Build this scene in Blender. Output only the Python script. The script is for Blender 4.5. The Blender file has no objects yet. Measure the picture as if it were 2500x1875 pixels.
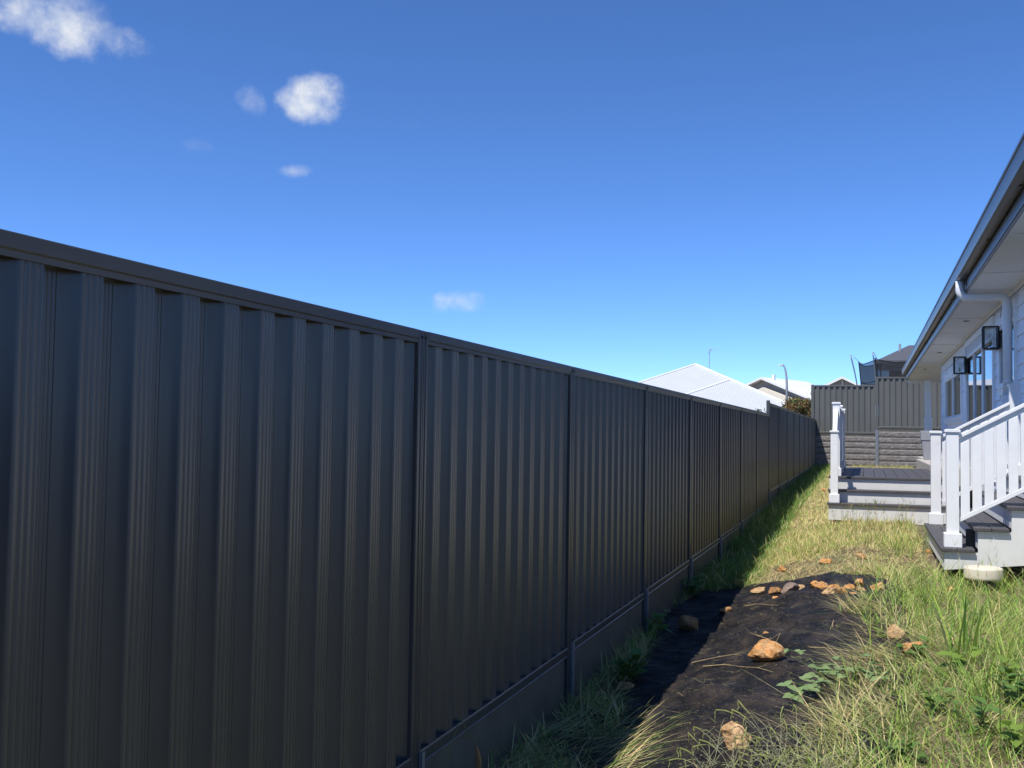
import bpy, math, random
import numpy as np
from mathutils import Vector, Matrix

random.seed(7)
rng = np.random.default_rng(7)
SC = bpy.context.scene
COL = SC.collection
H0 = 1.6                        # camera height; every level below is measured from the camera

# ------------------------------------------------------------------ camera
F, PX, PY = 2540.0, 1250.0, 937.5          # focal length and centre in photo pixels (2500 x 1875)
YAW, PITCH, ROLL = math.radians(18.87), math.radians(2.64), math.radians(0.86)
CAMR = (Matrix.Rotation(YAW, 3, 'Z') @ Matrix.Rotation(math.pi / 2 + PITCH, 3, 'X') @ Matrix.Rotation(ROLL, 3, 'Z'))
cd = bpy.data.cameras.new('camera')
cam = bpy.data.objects.new('camera', cd); COL.objects.link(cam)
cam.matrix_world = Matrix.Translation((0, 0, H0)) @ CAMR.to_4x4()
cd.sensor_width = 36.0; cd.lens = F / 2500.0 * 36.0
cd.clip_start = 0.05; cd.clip_end = 3000.0
SC.camera = cam

# ------------------------------------------------------------------ render and exposure
SC.render.engine = 'CYCLES'
SC.cycles.use_denoising = True
SC.cycles.max_bounces = 8
SC.cycles.transparent_max_bounces = 12
SC.view_settings.view_transform = 'Standard'
SC.view_settings.look = 'None'
SC.view_settings.exposure = 1.08
SC.view_settings.gamma = 1.0

# ------------------------------------------------------------------ sun and sky
SUNDIR = Vector((0.28, 0.50, -1.0)).normalized()      # the way the light travels
sd = bpy.data.lights.new('sun', 'SUN'); sd.energy = 2.75; sd.angle = math.radians(0.5); sd.color = (1.0, 0.955, 0.88)
sun = bpy.data.objects.new('sun', sd); COL.objects.link(sun)
sun.rotation_euler = SUNDIR.to_track_quat('-Z', 'Y').to_euler()
sun.location = (-5, -8, 20)

def ray(x, y):
    return CAMR @ Vector(((x - PX) / F, -(y - PY) / F, -1.0))

def at(x, y, depth):
    return ray(x, y) * depth

world = bpy.data.worlds.new('World'); SC.world = world; world.use_nodes = True
nt = world.node_tree
for n in list(nt.nodes): nt.nodes.remove(n)
def wn(t, **k):
    n = nt.nodes.new(t)
    for a, b in k.items(): setattr(n, a, b)
    return n
def wmath(op, a, b=None, clamp=False):
    n = wn('ShaderNodeMath', operation=op, use_clamp=clamp)
    for i, v in enumerate((a, b)):
        if v is None: continue
        if isinstance(v, (int, float)): n.inputs[i].default_value = v
        else: nt.links.new(v, n.inputs[i])
    return n.outputs[0]
sky = wn('ShaderNodeTexSky', sky_type='NISHITA', sun_disc=False)
sky.sun_elevation = math.asin(-SUNDIR.z)
sky.sun_rotation = math.atan2(-SUNDIR.x, -SUNDIR.y)
sky.altitude = 100.0; sky.air_density = 0.5; sky.dust_density = 0.0; sky.ozone_density = 8.0
tc = wn('ShaderNodeTexCoord')
nz = wn('ShaderNodeTexNoise'); nz.inputs['Scale'].default_value = 26.0; nz.inputs['Detail'].default_value = 7.0; nz.inputs['Roughness'].default_value = 0.58
nt.links.new(tc.outputs['Generated'], nz.inputs['Vector'])
nz2 = wn('ShaderNodeTexNoise'); nz2.inputs['Scale'].default_value = 60.0; nz2.inputs['Detail'].default_value = 6.0; nz2.inputs['Roughness'].default_value = 0.55
nt.links.new(tc.outputs['Generated'], nz2.inputs['Vector'])
noise_sum = wmath('ADD', wmath('MULTIPLY', wmath('SUBTRACT', nz.outputs[0], 0.5), 3.4), wmath('MULTIPLY', wmath('SUBTRACT', nz2.outputs[0], 0.5), 0.75))
# fair-weather clouds: centre (photo pixel), half width, half height, tilt in degrees, opacity
CLOUDS = [(130, 55, 170, 62, 14, 0.9), (255, 88, 95, 46, 22, 0.75), (60, 0, 190, 60, 6, 0.6), (763, 236, 84, 62, -8, 0.95), (612, 246, 36, 40, -35, 0.5),
          (492, 356, 46, 20, 0, 0.22), (722, 416, 44, 17, 0, 0.5), (1126, 740, 74, 34, -3, 0.7), (1005, 306, 36, 14, -18, 0.10), (-260, 20, 180, 90, 8, 0.9)]
total = None
for (cx, cy, a, b, tilt, op) in CLOUDS:
    d = ray(cx, cy).normalized()
    t = math.radians(tilt)
    ux = (CAMR @ Vector((math.cos(t), -math.sin(t), 0))); uy = (CAMR @ Vector((math.sin(t), math.cos(t), 0)))
    ux = (ux - d * ux.dot(d)).normalized(); uy = (uy - d * uy.dot(d)).normalized()
    sub = wn('ShaderNodeVectorMath', operation='SUBTRACT'); nt.links.new(tc.outputs['Generated'], sub.inputs[0]); sub.inputs[1].default_value = d
    comp = []
    for u, s in ((ux, a), (uy, b)):
        dn = wn('ShaderNodeVectorMath', operation='DOT_PRODUCT'); nt.links.new(sub.outputs[0], dn.inputs[0]); dn.inputs[1].default_value = u * (F / s)
        comp.append(wmath('POWER', wmath('ABSOLUTE', dn.outputs['Value']), 2.0))
    r2 = wmath('ADD', comp[0], comp[1])
    den = wmath('ADD', wmath('SUBTRACT', 1.1, r2), noise_sum)
    den = wmath('MULTIPLY', wmath('MULTIPLY', den, 0.52, clamp=True), op)
    near = wmath('SUBTRACT', 1.7, wmath('MULTIPLY', r2, 0.55), clamp=True)
    den = wmath('MULTIPLY', den, near)
    total = den if total is None else wmath('MAXIMUM', total, den)
sm = wn('ShaderNodeMapRange', interpolation_type='SMOOTHSTEP'); nt.links.new(total, sm.inputs[0])
hs = wn('ShaderNodeHueSaturation'); hs.inputs['Saturation'].default_value = 1.06; hs.inputs['Value'].default_value = 1.0
nt.links.new(sky.outputs[0], hs.inputs['Color'])
mixc = wn('ShaderNodeMix', data_type='RGBA')
nt.links.new(sm.outputs[0], mixc.inputs['Factor'])
tw = wn('ShaderNodeMix', data_type='RGBA', blend_type='MULTIPLY'); tw.inputs['Factor'].default_value = 1.0; tw.inputs['B'].default_value = (0.90, 0.955, 1.04, 1)
nt.links.new(hs.outputs[0], tw.inputs['A']); nt.links.new(tw.outputs['Result'], mixc.inputs['A'])
SKYK = 0.103
cw = 0.45 / SKYK
cmx = wn('ShaderNodeMix', data_type='RGBA'); cmr = wn('ShaderNodeMapRange'); cmr.inputs[1].default_value = 0.35; cmr.inputs[2].default_value = 0.62
nt.links.new(nz2.outputs[0], cmr.inputs[0]); nt.links.new(cmr.outputs[0], cmx.inputs['Factor'])
cmx.inputs['A'].default_value = (cw * 0.76, cw * 0.83, cw * 0.94, 1); cmx.inputs['B'].default_value = (cw * 0.96, cw * 0.98, cw, 1)
nt.links.new(cmx.outputs['Result'], mixc.inputs['B'])
bg = wn('ShaderNodeBackground'); bg.inputs['Strength'].default_value = SKYK
nt.links.new(mixc.outputs['Result'], bg.inputs['Color'])
wo = wn('ShaderNodeOutputWorld'); nt.links.new(bg.outputs[0], wo.inputs[0])

# ------------------------------------------------------------------ materials
MATS = {}
def mat(name, col, rough=0.6, var=0.12, nscale=6.0, bump=0.0, bscale=60.0, spec=0.4, metal=0.0, col2=None, c2scale=3.0, c2lo=0.5, c2hi=0.62, stretch=(1, 1, 1), coat=0.0, transl=None, attr=None):
    m = bpy.data.materials.new(name); m.use_nodes = True
    t = m.node_tree; b = t.nodes['Principled BSDF']
    b.inputs['Roughness'].default_value = rough; b.inputs['Specular IOR Level'].default_value = spec; b.inputs['Metallic'].default_value = metal
    if coat: b.inputs['Coat Weight'].default_value = coat; b.inputs['Coat Roughness'].default_value = 0.16
    tcn = t.nodes.new('ShaderNodeTexCoord'); mp = t.nodes.new('ShaderNodeMapping'); mp.inputs['Scale'].default_value = stretch
    oi = t.nodes.new('ShaderNodeObjectInfo')
    t.links.new(tcn.outputs['Object'], mp.inputs[0])
    off = t.nodes.new('ShaderNodeVectorMath'); off.operation = 'SCALE'; off.inputs['Scale'].default_value = 7.0
    cmb = t.nodes.new('ShaderNodeCombineXYZ'); t.links.new(oi.outputs['Random'], cmb.inputs[0]); t.links.new(oi.outputs['Random'], cmb.inputs[1])
    t.links.new(cmb.outputs[0], off.inputs[0]); t.links.new(off.outputs[0], mp.inputs['Location'])
    n1 = t.nodes.new('ShaderNodeTexNoise'); n1.inputs['Scale'].default_value = nscale; n1.inputs['Detail'].default_value = 6.0
    t.links.new(mp.outputs[0], n1.inputs['Vector'])
    mr = t.nodes.new('ShaderNodeMapRange'); mr.inputs[1].default_value = 0.25; mr.inputs[2].default_value = 0.75
    mr.inputs[3].default_value = 1 - var; mr.inputs[4].default_value = 1 + var
    t.links.new(n1.outputs[0], mr.inputs[0])
    if attr:
        an = t.nodes.new('ShaderNodeAttribute'); an.attribute_name = attr; csrc = an.outputs['Color']
    else:
        rg = t.nodes.new('ShaderNodeRGB'); rg.outputs[0].default_value = (*col, 1); csrc = rg.outputs[0]
    if col2:
        n2 = t.nodes.new('ShaderNodeTexNoise'); n2.inputs['Scale'].default_value = c2scale; n2.inputs['Detail'].default_value = 8.0; n2.inputs['Roughness'].default_value = 0.65
        t.links.new(mp.outputs[0], n2.inputs['Vector'])
        m2 = t.nodes.new('ShaderNodeMapRange'); m2.inputs[1].default_value = c2lo; m2.inputs[2].default_value = c2hi
        t.links.new(n2.outputs[0], m2.inputs[0])
        mx = t.nodes.new('ShaderNodeMix'); mx.data_type = 'RGBA'; t.links.new(m2.outputs[0], mx.inputs['Factor'])
        t.links.new(csrc, mx.inputs['A']); mx.inputs['B'].default_value = (*col2, 1); csrc = mx.outputs['Result']
    sc = t.nodes.new('ShaderNodeVectorMath'); sc.operation = 'SCALE'
    t.links.new(csrc, sc.inputs[0]); t.links.new(mr.outputs[0], sc.inputs['Scale'])
    t.links.new(sc.outputs[0], b.inputs['Base Color'])
    if bump:
        n3 = t.nodes.new('ShaderNodeTexNoise'); n3.inputs['Scale'].default_value = bscale; n3.inputs['Detail'].default_value = 5.0
        t.links.new(mp.outputs[0], n3.inputs['Vector'])
        bp = t.nodes.new('ShaderNodeBump'); bp.inputs['Strength'].default_value = bump; bp.inputs['Distance'].default_value = 0.022 if name.startswith('rock') else 0.01
        t.links.new(n3.outputs[0], bp.inputs['Height']); t.links.new(bp.outputs[0], b.inputs['Normal'])
    if transl:
        tr = t.nodes.new('ShaderNodeBsdfTranslucent'); ms = t.nodes.new('ShaderNodeMixShader'); ms.inputs[0].default_value = transl
        t.links.new(sc.outputs[0], tr.inputs['Color'])
        t.links.new(b.outputs[0], ms.inputs[1]); t.links.new(tr.outputs[0], ms.inputs[2])
        t.links.new(ms.outputs[0], t.nodes['Material Output'].inputs['Surface'])
    MATS[name] = m
    return m

def mnode(m, t): return m.node_tree.nodes.new(t)

mat('fence_steel', (0.068, 0.064, 0.060), rough=0.29, col2=(0.078, 0.075, 0.070), c2scale=1.3, c2lo=0.5, c2hi=0.85, var=0.10, nscale=2.5, spec=0.5, coat=0.12, stretch=(1, 1, 0.25))
mat('fence_trim', (0.064, 0.060, 0.057), rough=0.28, var=0.08, nscale=3.0, spec=0.5)
mat('plinth', (0.095, 0.094, 0.078), rough=0.6, var=0.2, nscale=5.0, bump=0.08, bscale=40, col2=(0.10, 0.095, 0.08), c2scale=2.5, c2lo=0.52, c2hi=0.75)
mat('galvanised', (0.30, 0.32, 0.34), rough=0.45, metal=0.6, var=0.2, nscale=30)
mat('back_fence_steel', (0.118, 0.121, 0.116), rough=0.5, var=0.10, nscale=3.0, spec=0.45, stretch=(1, 1, 0.3))
mat('slit_strip_cream', (0.36, 0.33, 0.27), rough=0.5, var=0.1)
mat('screw', (0.02, 0.02, 0.02), rough=0.4, metal=0.5)
mat('white_paint', (0.80, 0.81, 0.82), rough=0.45, var=0.04, nscale=8, bump=0.06, bscale=35, spec=0.4, col2=(0.70, 0.69, 0.66), c2scale=5, c2lo=0.56, c2hi=0.85)
mat('riser_paint', (0.68, 0.68, 0.66), rough=0.5, var=0.05, nscale=4, bump=0.03, bscale=25, col2=(0.60, 0.59, 0.55), c2scale=3, c2lo=0.5, c2hi=0.75)
mat('wall_paint', (0.76, 0.79, 0.86), rough=0.5, var=0.03, nscale=5, bump=0.03, bscale=30)
mat('soffit_paint', (0.78, 0.82, 0.88), rough=0.7, var=0.03, nscale=3)
mat('gutter_steel', (0.070, 0.069, 0.070), rough=0.32, var=0.08, nscale=3, spec=0.6)
mat('roof_steel', (0.09, 0.09, 0.10), rough=0.4, var=0.1, nscale=2)
mat('decking', (0.075, 0.072, 0.078), rough=0.6, var=0.15, nscale=6, stretch=(1, 1, 1), bump=0.15, bscale=50, col2=(0.13, 0.12, 0.11), c2scale=5, c2lo=0.58, c2hi=0.8)
mat('pipe_pvc', (0.72, 0.74, 0.78), rough=0.35, var=0.03, nscale=5)
mat('concrete', (0.42, 0.40, 0.37), rough=0.85, var=0.15, nscale=9, bump=0.2, bscale=40)
mat('sleeper', (0.185, 0.172, 0.166), rough=0.9, var=0.25, nscale=11, bump=0.5, bscale=22, col2=(0.25, 0.235, 0.225), c2scale=6, c2lo=0.45, c2hi=0.7)
mat('planter', (0.30, 0.31, 0.34), rough=0.7, var=0.08, nscale=6)
mat('black_metal', (0.012, 0.012, 0.013), rough=0.4, var=0.05)
mat('brass', (0.35, 0.27, 0.10), rough=0.35, metal=0.7)
mat('cap_plastic', (0.62, 0.57, 0.46), rough=0.5, var=0.06, nscale=8, col2=(0.5, 0.45, 0.36), c2scale=6, c2lo=0.58, c2hi=0.85)
mat('pipe_dark', (0.06, 0.06, 0.055), rough=0.7)
mat('blind', (0.62, 0.64, 0.66), rough=0.7, var=0.05, nscale=4)
mat('rock_orange', (0.52, 0.25, 0.085), rough=0.92, var=0.42, nscale=18, bump=1.0, bscale=45, col2=(0.50, 0.33, 0.17), c2scale=11, c2lo=0.45, c2hi=0.66)
mat('rock_pale', (0.50, 0.33, 0.17), rough=0.92, var=0.42, nscale=18, bump=1.0, bscale=45, col2=(0.34, 0.15, 0.06), c2scale=12, c2lo=0.5, c2hi=0.7)
mat('rock_grey', (0.27, 0.19, 0.15), rough=0.92, var=0.42, nscale=18, bump=1.0, bscale=45, col2=(0.16, 0.13, 0.12), c2scale=9, c2lo=0.45, c2hi=0.65)
mat('rock_brown', (0.38, 0.20, 0.08), rough=0.92, var=0.42, nscale=18, bump=1.0, bscale=45, col2=(0.2, 0.13, 0.07), c2scale=11, c2lo=0.5, c2hi=0.66)
mat('blade', (0.1, 0.15, 0.04), rough=0.55, var=0.15, nscale=30, spec=0.3, transl=0.32, attr='tint')
mat('leaf_green', (0.12, 0.22, 0.05), rough=0.5, var=0.25, nscale=18, spec=0.35, transl=0.3)
mat('leaf_bright', (0.20, 0.30, 0.055), rough=0.5, var=0.25, nscale=18, spec=0.35, transl=0.35)
mat('leaf_vine', (0.21, 0.30, 0.125), rough=0.55, var=0.2, nscale=20, spec=0.3, transl=0.25)
mat('leaf_dead', (0.36, 0.22, 0.09), rough=0.8, var=0.2, nscale=20, transl=0.2)
mat('stem_green', (0.13, 0.17, 0.055), rough=0.6, var=0.2, nscale=20)
mat('stem_dry', (0.36, 0.27, 0.14), rough=0.8, var=0.25, nscale=20)
mat('stem_pale', (0.27, 0.27, 0.16), rough=0.7, var=0.2, nscale=20)
mat('spike', (0.30, 0.33, 0.11), rough=0.7, var=0.3, nscale=40, transl=0.25)
mat('shrub_red', (0.16, 0.055, 0.03), rough=0.6, var=0.4, nscale=3, transl=0.25, attr='tint')
mat('bark', (0.10, 0.075, 0.055), rough=0.9, var=0.3, nscale=15, bump=0.5, bscale=30)
mat('house_cream', (0.70, 0.64, 0.52), rough=0.8, var=0.05)
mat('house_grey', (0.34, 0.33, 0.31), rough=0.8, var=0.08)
mat('house_white', (0.80, 0.80, 0.78), rough=0.6, var=0.03)
mat('far_brick', (0.34, 0.20, 0.12), rough=0.9, var=0.2, nscale=4)
mat('window_dark', (0.06, 0.075, 0.085), rough=0.08, spec=0.7)
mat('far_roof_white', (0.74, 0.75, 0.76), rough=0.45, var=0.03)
mat('far_roof_dark', (0.085, 0.087, 0.10), rough=0.6, var=0.1, nscale=3)
mat('lamp_steel', (0.34, 0.36, 0.38), rough=0.5, metal=0.3)
mat('tramp_steel', (0.20, 0.24, 0.27), rough=0.4, metal=0.5)
mat('tramp_pad', (0.012, 0.014, 0.02), rough=0.6)

def corrugate(m, scale):
    """fine corrugation too far off to tell the ribs apart: bump along the eave direction"""
    t = m.node_tree; b = t.nodes['Principled BSDF']
    tcn = mnode(m, 'ShaderNodeTexCoord'); w = mnode(m, 'ShaderNodeTexWave'); w.bands_direction = 'X'; w.inputs['Scale'].default_value = scale
    t.links.new(tcn.outputs['Object'], w.inputs['Vector'])
    bp = mnode(m, 'ShaderNodeBump'); bp.inputs['Strength'].default_value = 0.7; bp.inputs['Distance'].default_value = 0.028
    t.links.new(w.outputs[0], bp.inputs['Height']); t.links.new(bp.outputs[0], b.inputs['Normal'])
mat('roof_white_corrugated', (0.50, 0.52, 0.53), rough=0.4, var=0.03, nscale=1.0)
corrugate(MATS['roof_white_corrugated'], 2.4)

def glass_mat():
    m = bpy.data.materials.new('window_glass'); m.use_nodes = True; t = m.node_tree; b = t.nodes['Principled BSDF']
    t.nodes.remove(b)
    tr = mnode(m, 'ShaderNodeBsdfTransparent'); tr.inputs[0].default_value = (0.55, 0.6, 0.6, 1)
    gl = mnode(m, 'ShaderNodeBsdfGlossy'); gl.inputs['Roughness'].default_value = 0.02; gl.inputs['Color'].default_value = (0.9, 0.95, 1, 1)
    fr = mnode(m, 'ShaderNodeFresnel'); fr.inputs['IOR'].default_value = 1.9
    ms = mnode(m, 'ShaderNodeMixShader'); t.links.new(fr.outputs[0], ms.inputs[0]); t.links.new(tr.outputs[0], ms.inputs[1]); t.links.new(gl.outputs[0], ms.inputs[2])
    t.links.new(ms.outputs[0], t.nodes['Material Output'].inputs[0]); MATS['window_glass'] = m
    m = bpy.data.materials.new('lantern_glass'); m.use_nodes = True; t = m.node_tree; t.nodes.remove(t.nodes['Principled BSDF'])
    tr = mnode(m, 'ShaderNodeBsdfTransparent'); tr.inputs[0].default_value = (0.92, 0.94, 0.95, 1)
    gl = mnode(m, 'ShaderNodeBsdfGlossy'); gl.inputs['Roughness'].default_value = 0.03
    ms = mnode(m, 'ShaderNodeMixShader'); ms.inputs[0].default_value = 0.08
    t.links.new(tr.outputs[0], ms.inputs[1]); t.links.new(gl.outputs[0], ms.inputs[2]); t.links.new(ms.outputs[0], t.nodes['Material Output'].inputs[0])
    MATS['lantern_glass'] = m
    m = bpy.data.materials.new('safety_net'); m.use_nodes = True; t = m.node_tree; b = t.nodes['Principled BSDF']
    b.inputs['Base Color'].default_value = (0.012, 0.013, 0.018, 1); b.inputs['Roughness'].default_value = 0.8
    tr = mnode(m, 'ShaderNodeBsdfTransparent'); ms = mnode(m, 'ShaderNodeMixShader'); ms.inputs[0].default_value = 0.72
    t.links.new(tr.outputs[0], ms.inputs[1]); t.links.new(b.outputs[0], ms.inputs[2]); t.links.new(ms.outputs[0], t.nodes['Material Output'].inputs[0])
    MATS['safety_net'] = m
glass_mat()

def ground_mat():
    m = mat('soil', (0.115, 0.080, 0.050), rough=0.95, var=0.35, nscale=5, bump=0.8, bscale=30, col2=(0.16, 0.142, 0.078), c2scale=2.2, c2lo=0.42, c2hi=0.6)
    return m
ground_mat()
def mat_matt():
    m = mat('weed_mat', (0.0075, 0.0075, 0.0088), rough=0.62, var=0.45, nscale=5, bump=0.22, bscale=160, spec=0.25, col2=(0.070, 0.053, 0.040), c2scale=6.5, c2lo=0.44, c2hi=0.86, stretch=(1.0, 0.55, 1))
    t = m.node_tree; b = t.nodes['Principled BSDF']
    src = b.inputs['Base Color'].links[0].from_socket
    tcn = mnode(m, 'ShaderNodeTexCoord'); v = mnode(m, 'ShaderNodeTexNoise'); v.inputs['Scale'].default_value = 95; v.inputs['Detail'].default_value = 2
    t.links.new(tcn.outputs['Object'], v.inputs['Vector'])
    mr = mnode(m, 'ShaderNodeMapRange'); mr.inputs[1].default_value = 0.66; mr.inputs[2].default_value = 0.74
    t.links.new(v.outputs[0], mr.inputs[0])
    mx = mnode(m, 'ShaderNodeMix'); mx.data_type = 'RGBA'; t.links.new(mr.outputs[0], mx.inputs['Factor']); t.links.new(src, mx.inputs['A'])
    mx.inputs['B'].default_value = (0.30, 0.25, 0.18, 1); t.links.new(mx.outputs['Result'], b.inputs['Base Color'])
mat_matt()

# ------------------------------------------------------------------ mesh helpers
BASE = {}
def put(o, parent=None):
    COL.objects.link(o)
    if parent is not None: o.parent = parent; BASE[o] = BASE[parent]
    return o
def tag(o, label=None, cat=None, group=None, kind=None):
    if label: o['label'] = label
    if cat: o['category'] = cat
    if group: o['group'] = group
    if kind: o['kind'] = kind
    return o
def thing(name, base, label, cat, group=None):
    o = bpy.data.objects.new(name, None); o.empty_display_size = 0.2; COL.objects.link(o)
    o.location = base; BASE[o] = Vector(base)
    return tag(o, label, cat, group)

class MB:
    def __init__(s): s.v = []; s.f = []
    def add(s, vs, fs):
        k = len(s.v); s.v += [tuple(p) for p in vs]; s.f += [tuple(i + k for i in f) for f in fs]; return s
    def box(s, x0, x1, y0, y1, z0, z1):
        vs = [(x, y, z) for z in (z0, z1) for y in (y0, y1) for x in (x0, x1)]
        return s.add(vs, [(0, 2, 3, 1), (4, 5, 7, 6), (0, 1, 5, 4), (2, 6, 7, 3), (0, 4, 6, 2), (1, 3, 7, 5)])
    def prism(s, poly, axis, a, b):
        """polygon in the two other axes (in x,y,z order), extruded along axis from a to b"""
        def P(u, v, w): return {'x': (w, u, v), 'y': (u, w, v), 'z': (u, v, w)}[axis]
        n = len(poly)
        vs = [P(u, v, a) for u, v in poly] + [P(u, v, b) for u, v in poly]
        fs = [tuple(range(n)), tuple(range(2 * n - 1, n - 1, -1))] + [(i, i + n, (i + 1) % n + n, (i + 1) % n) for i in range(n)]
        return s.add(vs, fs)
    def hexa(s, p): return s.add(p, [(0, 3, 2, 1), (4, 5, 6, 7), (0, 1, 5, 4), (1, 2, 6, 5), (2, 3, 7, 6), (3, 0, 4, 7)])
    def tube(s, pts, r, seg=8, cap=True):
        pts = [Vector(p) for p in pts]; n = len(pts)
        rr = r if isinstance(r, (list, tuple)) else [r] * n
        rings = []; ref = None
        for i, p in enumerate(pts):
            d = (pts[min(i + 1, n - 1)] - pts[max(i - 1, 0)]).normalized()
            if ref is None: ref = d.orthogonal().normalized()
            u = (ref - d * ref.dot(d)).normalized(); ref = u; w = d.cross(u)
            rings.append([p + (u * math.cos(2 * math.pi * k / seg) + w * math.sin(2 * math.pi * k / seg)) * rr[i] for k in range(seg)])
        vs = [q for R in rings for q in R]
        fs = [(i * seg + k, i * seg + (k + 1) % seg, (i + 1) * seg + (k + 1) % seg, (i + 1) * seg + k) for i in range(n - 1) for k in range(seg)]
        if cap: fs += [tuple(range(seg - 1, -1, -1)), tuple((n - 1) * seg + k for k in range(seg))]
        return s.add(vs, fs)
    def lathe(s, c, prof, seg=24):
        vs = []; n = len(prof)
        for r, z in prof: vs += [(c[0] + r * math.cos(2 * math.pi * k / seg), c[1] + r * math.sin(2 * math.pi * k / seg), c[2] + z) for k in range(seg)]
        fs = [(i * seg + k, i * seg + (k + 1) % seg, (i + 1) * seg + (k + 1) % seg, (i + 1) * seg + k) for i in range(n - 1) for k in range(seg)]
        fs += [tuple(range(seg - 1, -1, -1)), tuple((n - 1) * seg + k for k in range(seg))]
        return s.add(vs, fs)
    def mesh(s, name, m, org=(0, 0, 0), smooth=False):
        me = bpy.data.meshes.new(name)
        me.from_pydata([(p[0] - org[0], p[1] - org[1], p[2] - org[2]) for p in s.v], [], s.f)
        me.materials.append(MATS[m])
        if smooth:
            for p in me.polygons: p.use_smooth = True
        me.update(); return me
    def build(s, name, m, parent=None, org=None, bevel=0.0, smooth=False, seg=2):
        if parent is not None: org = BASE[parent]
        if org is None:
            a = np.array(s.v); org = Vector(((a[:, 0].min() + a[:, 0].max()) / 2, (a[:, 1].min() + a[:, 1].max()) / 2, a[:, 2].min()))
        me = s.mesh(name, m, org, smooth)
        o = bpy.data.objects.new(name, me); put(o, parent)
        if parent is None: o.location = org; BASE[o] = Vector(org)
        if bevel:
            md = o.modifiers.new('edge', 'BEVEL'); md.width = bevel; md.segments = seg; md.limit_method = 'ANGLE'; md.angle_limit = math.radians(40)
        return o
def shared(name, me, parent, loc, rot=None, scale=None):
    """a part that shares mesh data; loc is a world position"""
    o = bpy.data.objects.new(name, me); put(o, parent); o.location = Vector(loc) - BASE[parent]
    if rot is not None: o.rotation_euler = rot
    if scale is not None: o.scale = scale
    return o

# ------------------------------------------------------------------ terrain
def sstep(t): t = np.clip(t, 0, 1); return t * t * (3 - 2 * t)
FX = -1.813           # side fence line
BY = 39.70            # back fence line
def g(X, Y, bumps=True):
    X = np.asarray(X, float); Y = np.asarray(Y, float)
    a = np.interp(Y, [-6, 9, 13, 18.5, 21, 40], [-1.70, -1.70, -1.62, -1.46, -1.34, -1.14])
    b = np.interp(Y, [-6, 4, 10, 16, 40], [-1.58, -1.52, -1.27, -1.23, -1.10])
    z = a + (b - a) * sstep((X + 1.6) / 1.7)
    left = np.interp(Y, [-10, 20, 40, 60, 100, 300], [-1.75, -1.5, -1.1, -0.3, 1.7, 3.0])
    back = np.interp(Y, [39, 44, 55, 100, 300], [0.05, 0.35, 0.9, 1.9, 3.0])
    z = np.where(Y > BY + 0.02, np.where(X < -2.2, np.maximum(left, np.where(X > -2.6, back - 0.6, left)), back), np.where(X < FX - 0.02, left, z))
    if bumps:
        z = z + 0.009 * np.sin(3.1 * X + 1.7 * Y) + 0.007 * np.sin(5.3 * X - 2.9 * Y + 1) + 0.008 * np.sin(9.1 * X + 7.3 * Y) + 0.005 * np.sin(17 * X - 13 * Y + 2)
    return z
def gp(x, y, bumps=True):
    """photo pixel -> point on the ground of this yard"""
    d = ray(x, y); lo, hi = 0.5, 60.0
    t = 0.5
    while t < 60:
        if d.z * t < float(g(d.x * t, d.y * t, bumps)): break
        t += 0.02
    return Vector((d.x * t, d.y * t, float(g(d.x * t, d.y * t, bumps))))
def depth(p): return (CAMR.transposed() @ Vector(p)).z * -1.0

xs = np.concatenate([[-500, -250, -120, -70, -45, -30, -20, -14, -10, -7, -5, -4, -3, -2.62, -2.58, -2.22, -2.18, FX - 0.05, FX - 0.01], np.arange(FX, 2.0, 0.055), [2.4, 3, 4, 6, 10, 16, 25, 40, 80, 160, 300, 500]])
ys = np.concatenate([[-300, -100, -40, -15], np.arange(-6, 2, 0.5), np.arange(2, 17, 0.06), np.arange(17, 39.6, 0.16), [BY - 0.02, BY + 0.01, BY + 0.04, 42, 44, 47, 50, 55, 62, 70, 80, 95, 120, 160, 250, 400, 700]])
GX, GY = np.meshgrid(xs, ys)
GZ = g(GX, GY)
nx, ny = len(xs), len(ys)
V = np.stack([GX, GY, GZ], -1).reshape(-1, 3)
idx = np.arange(nx * ny).reshape(ny, nx)
FQ = np.stack([idx[:-1, :-1], idx[:-1, 1:], idx[1:, 1:], idx[1:, :-1]], -1).reshape(-1, 4)
me = bpy.data.meshes.new('ground'); me.from_pydata(V.tolist(), [], FQ.tolist()); me.materials.append(MATS['soil'])
for p in me.polygons: p.use_smooth = True
ground = bpy.data.objects.new('ground', me); COL.objects.link(ground); tag(ground, kind='structure')

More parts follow.
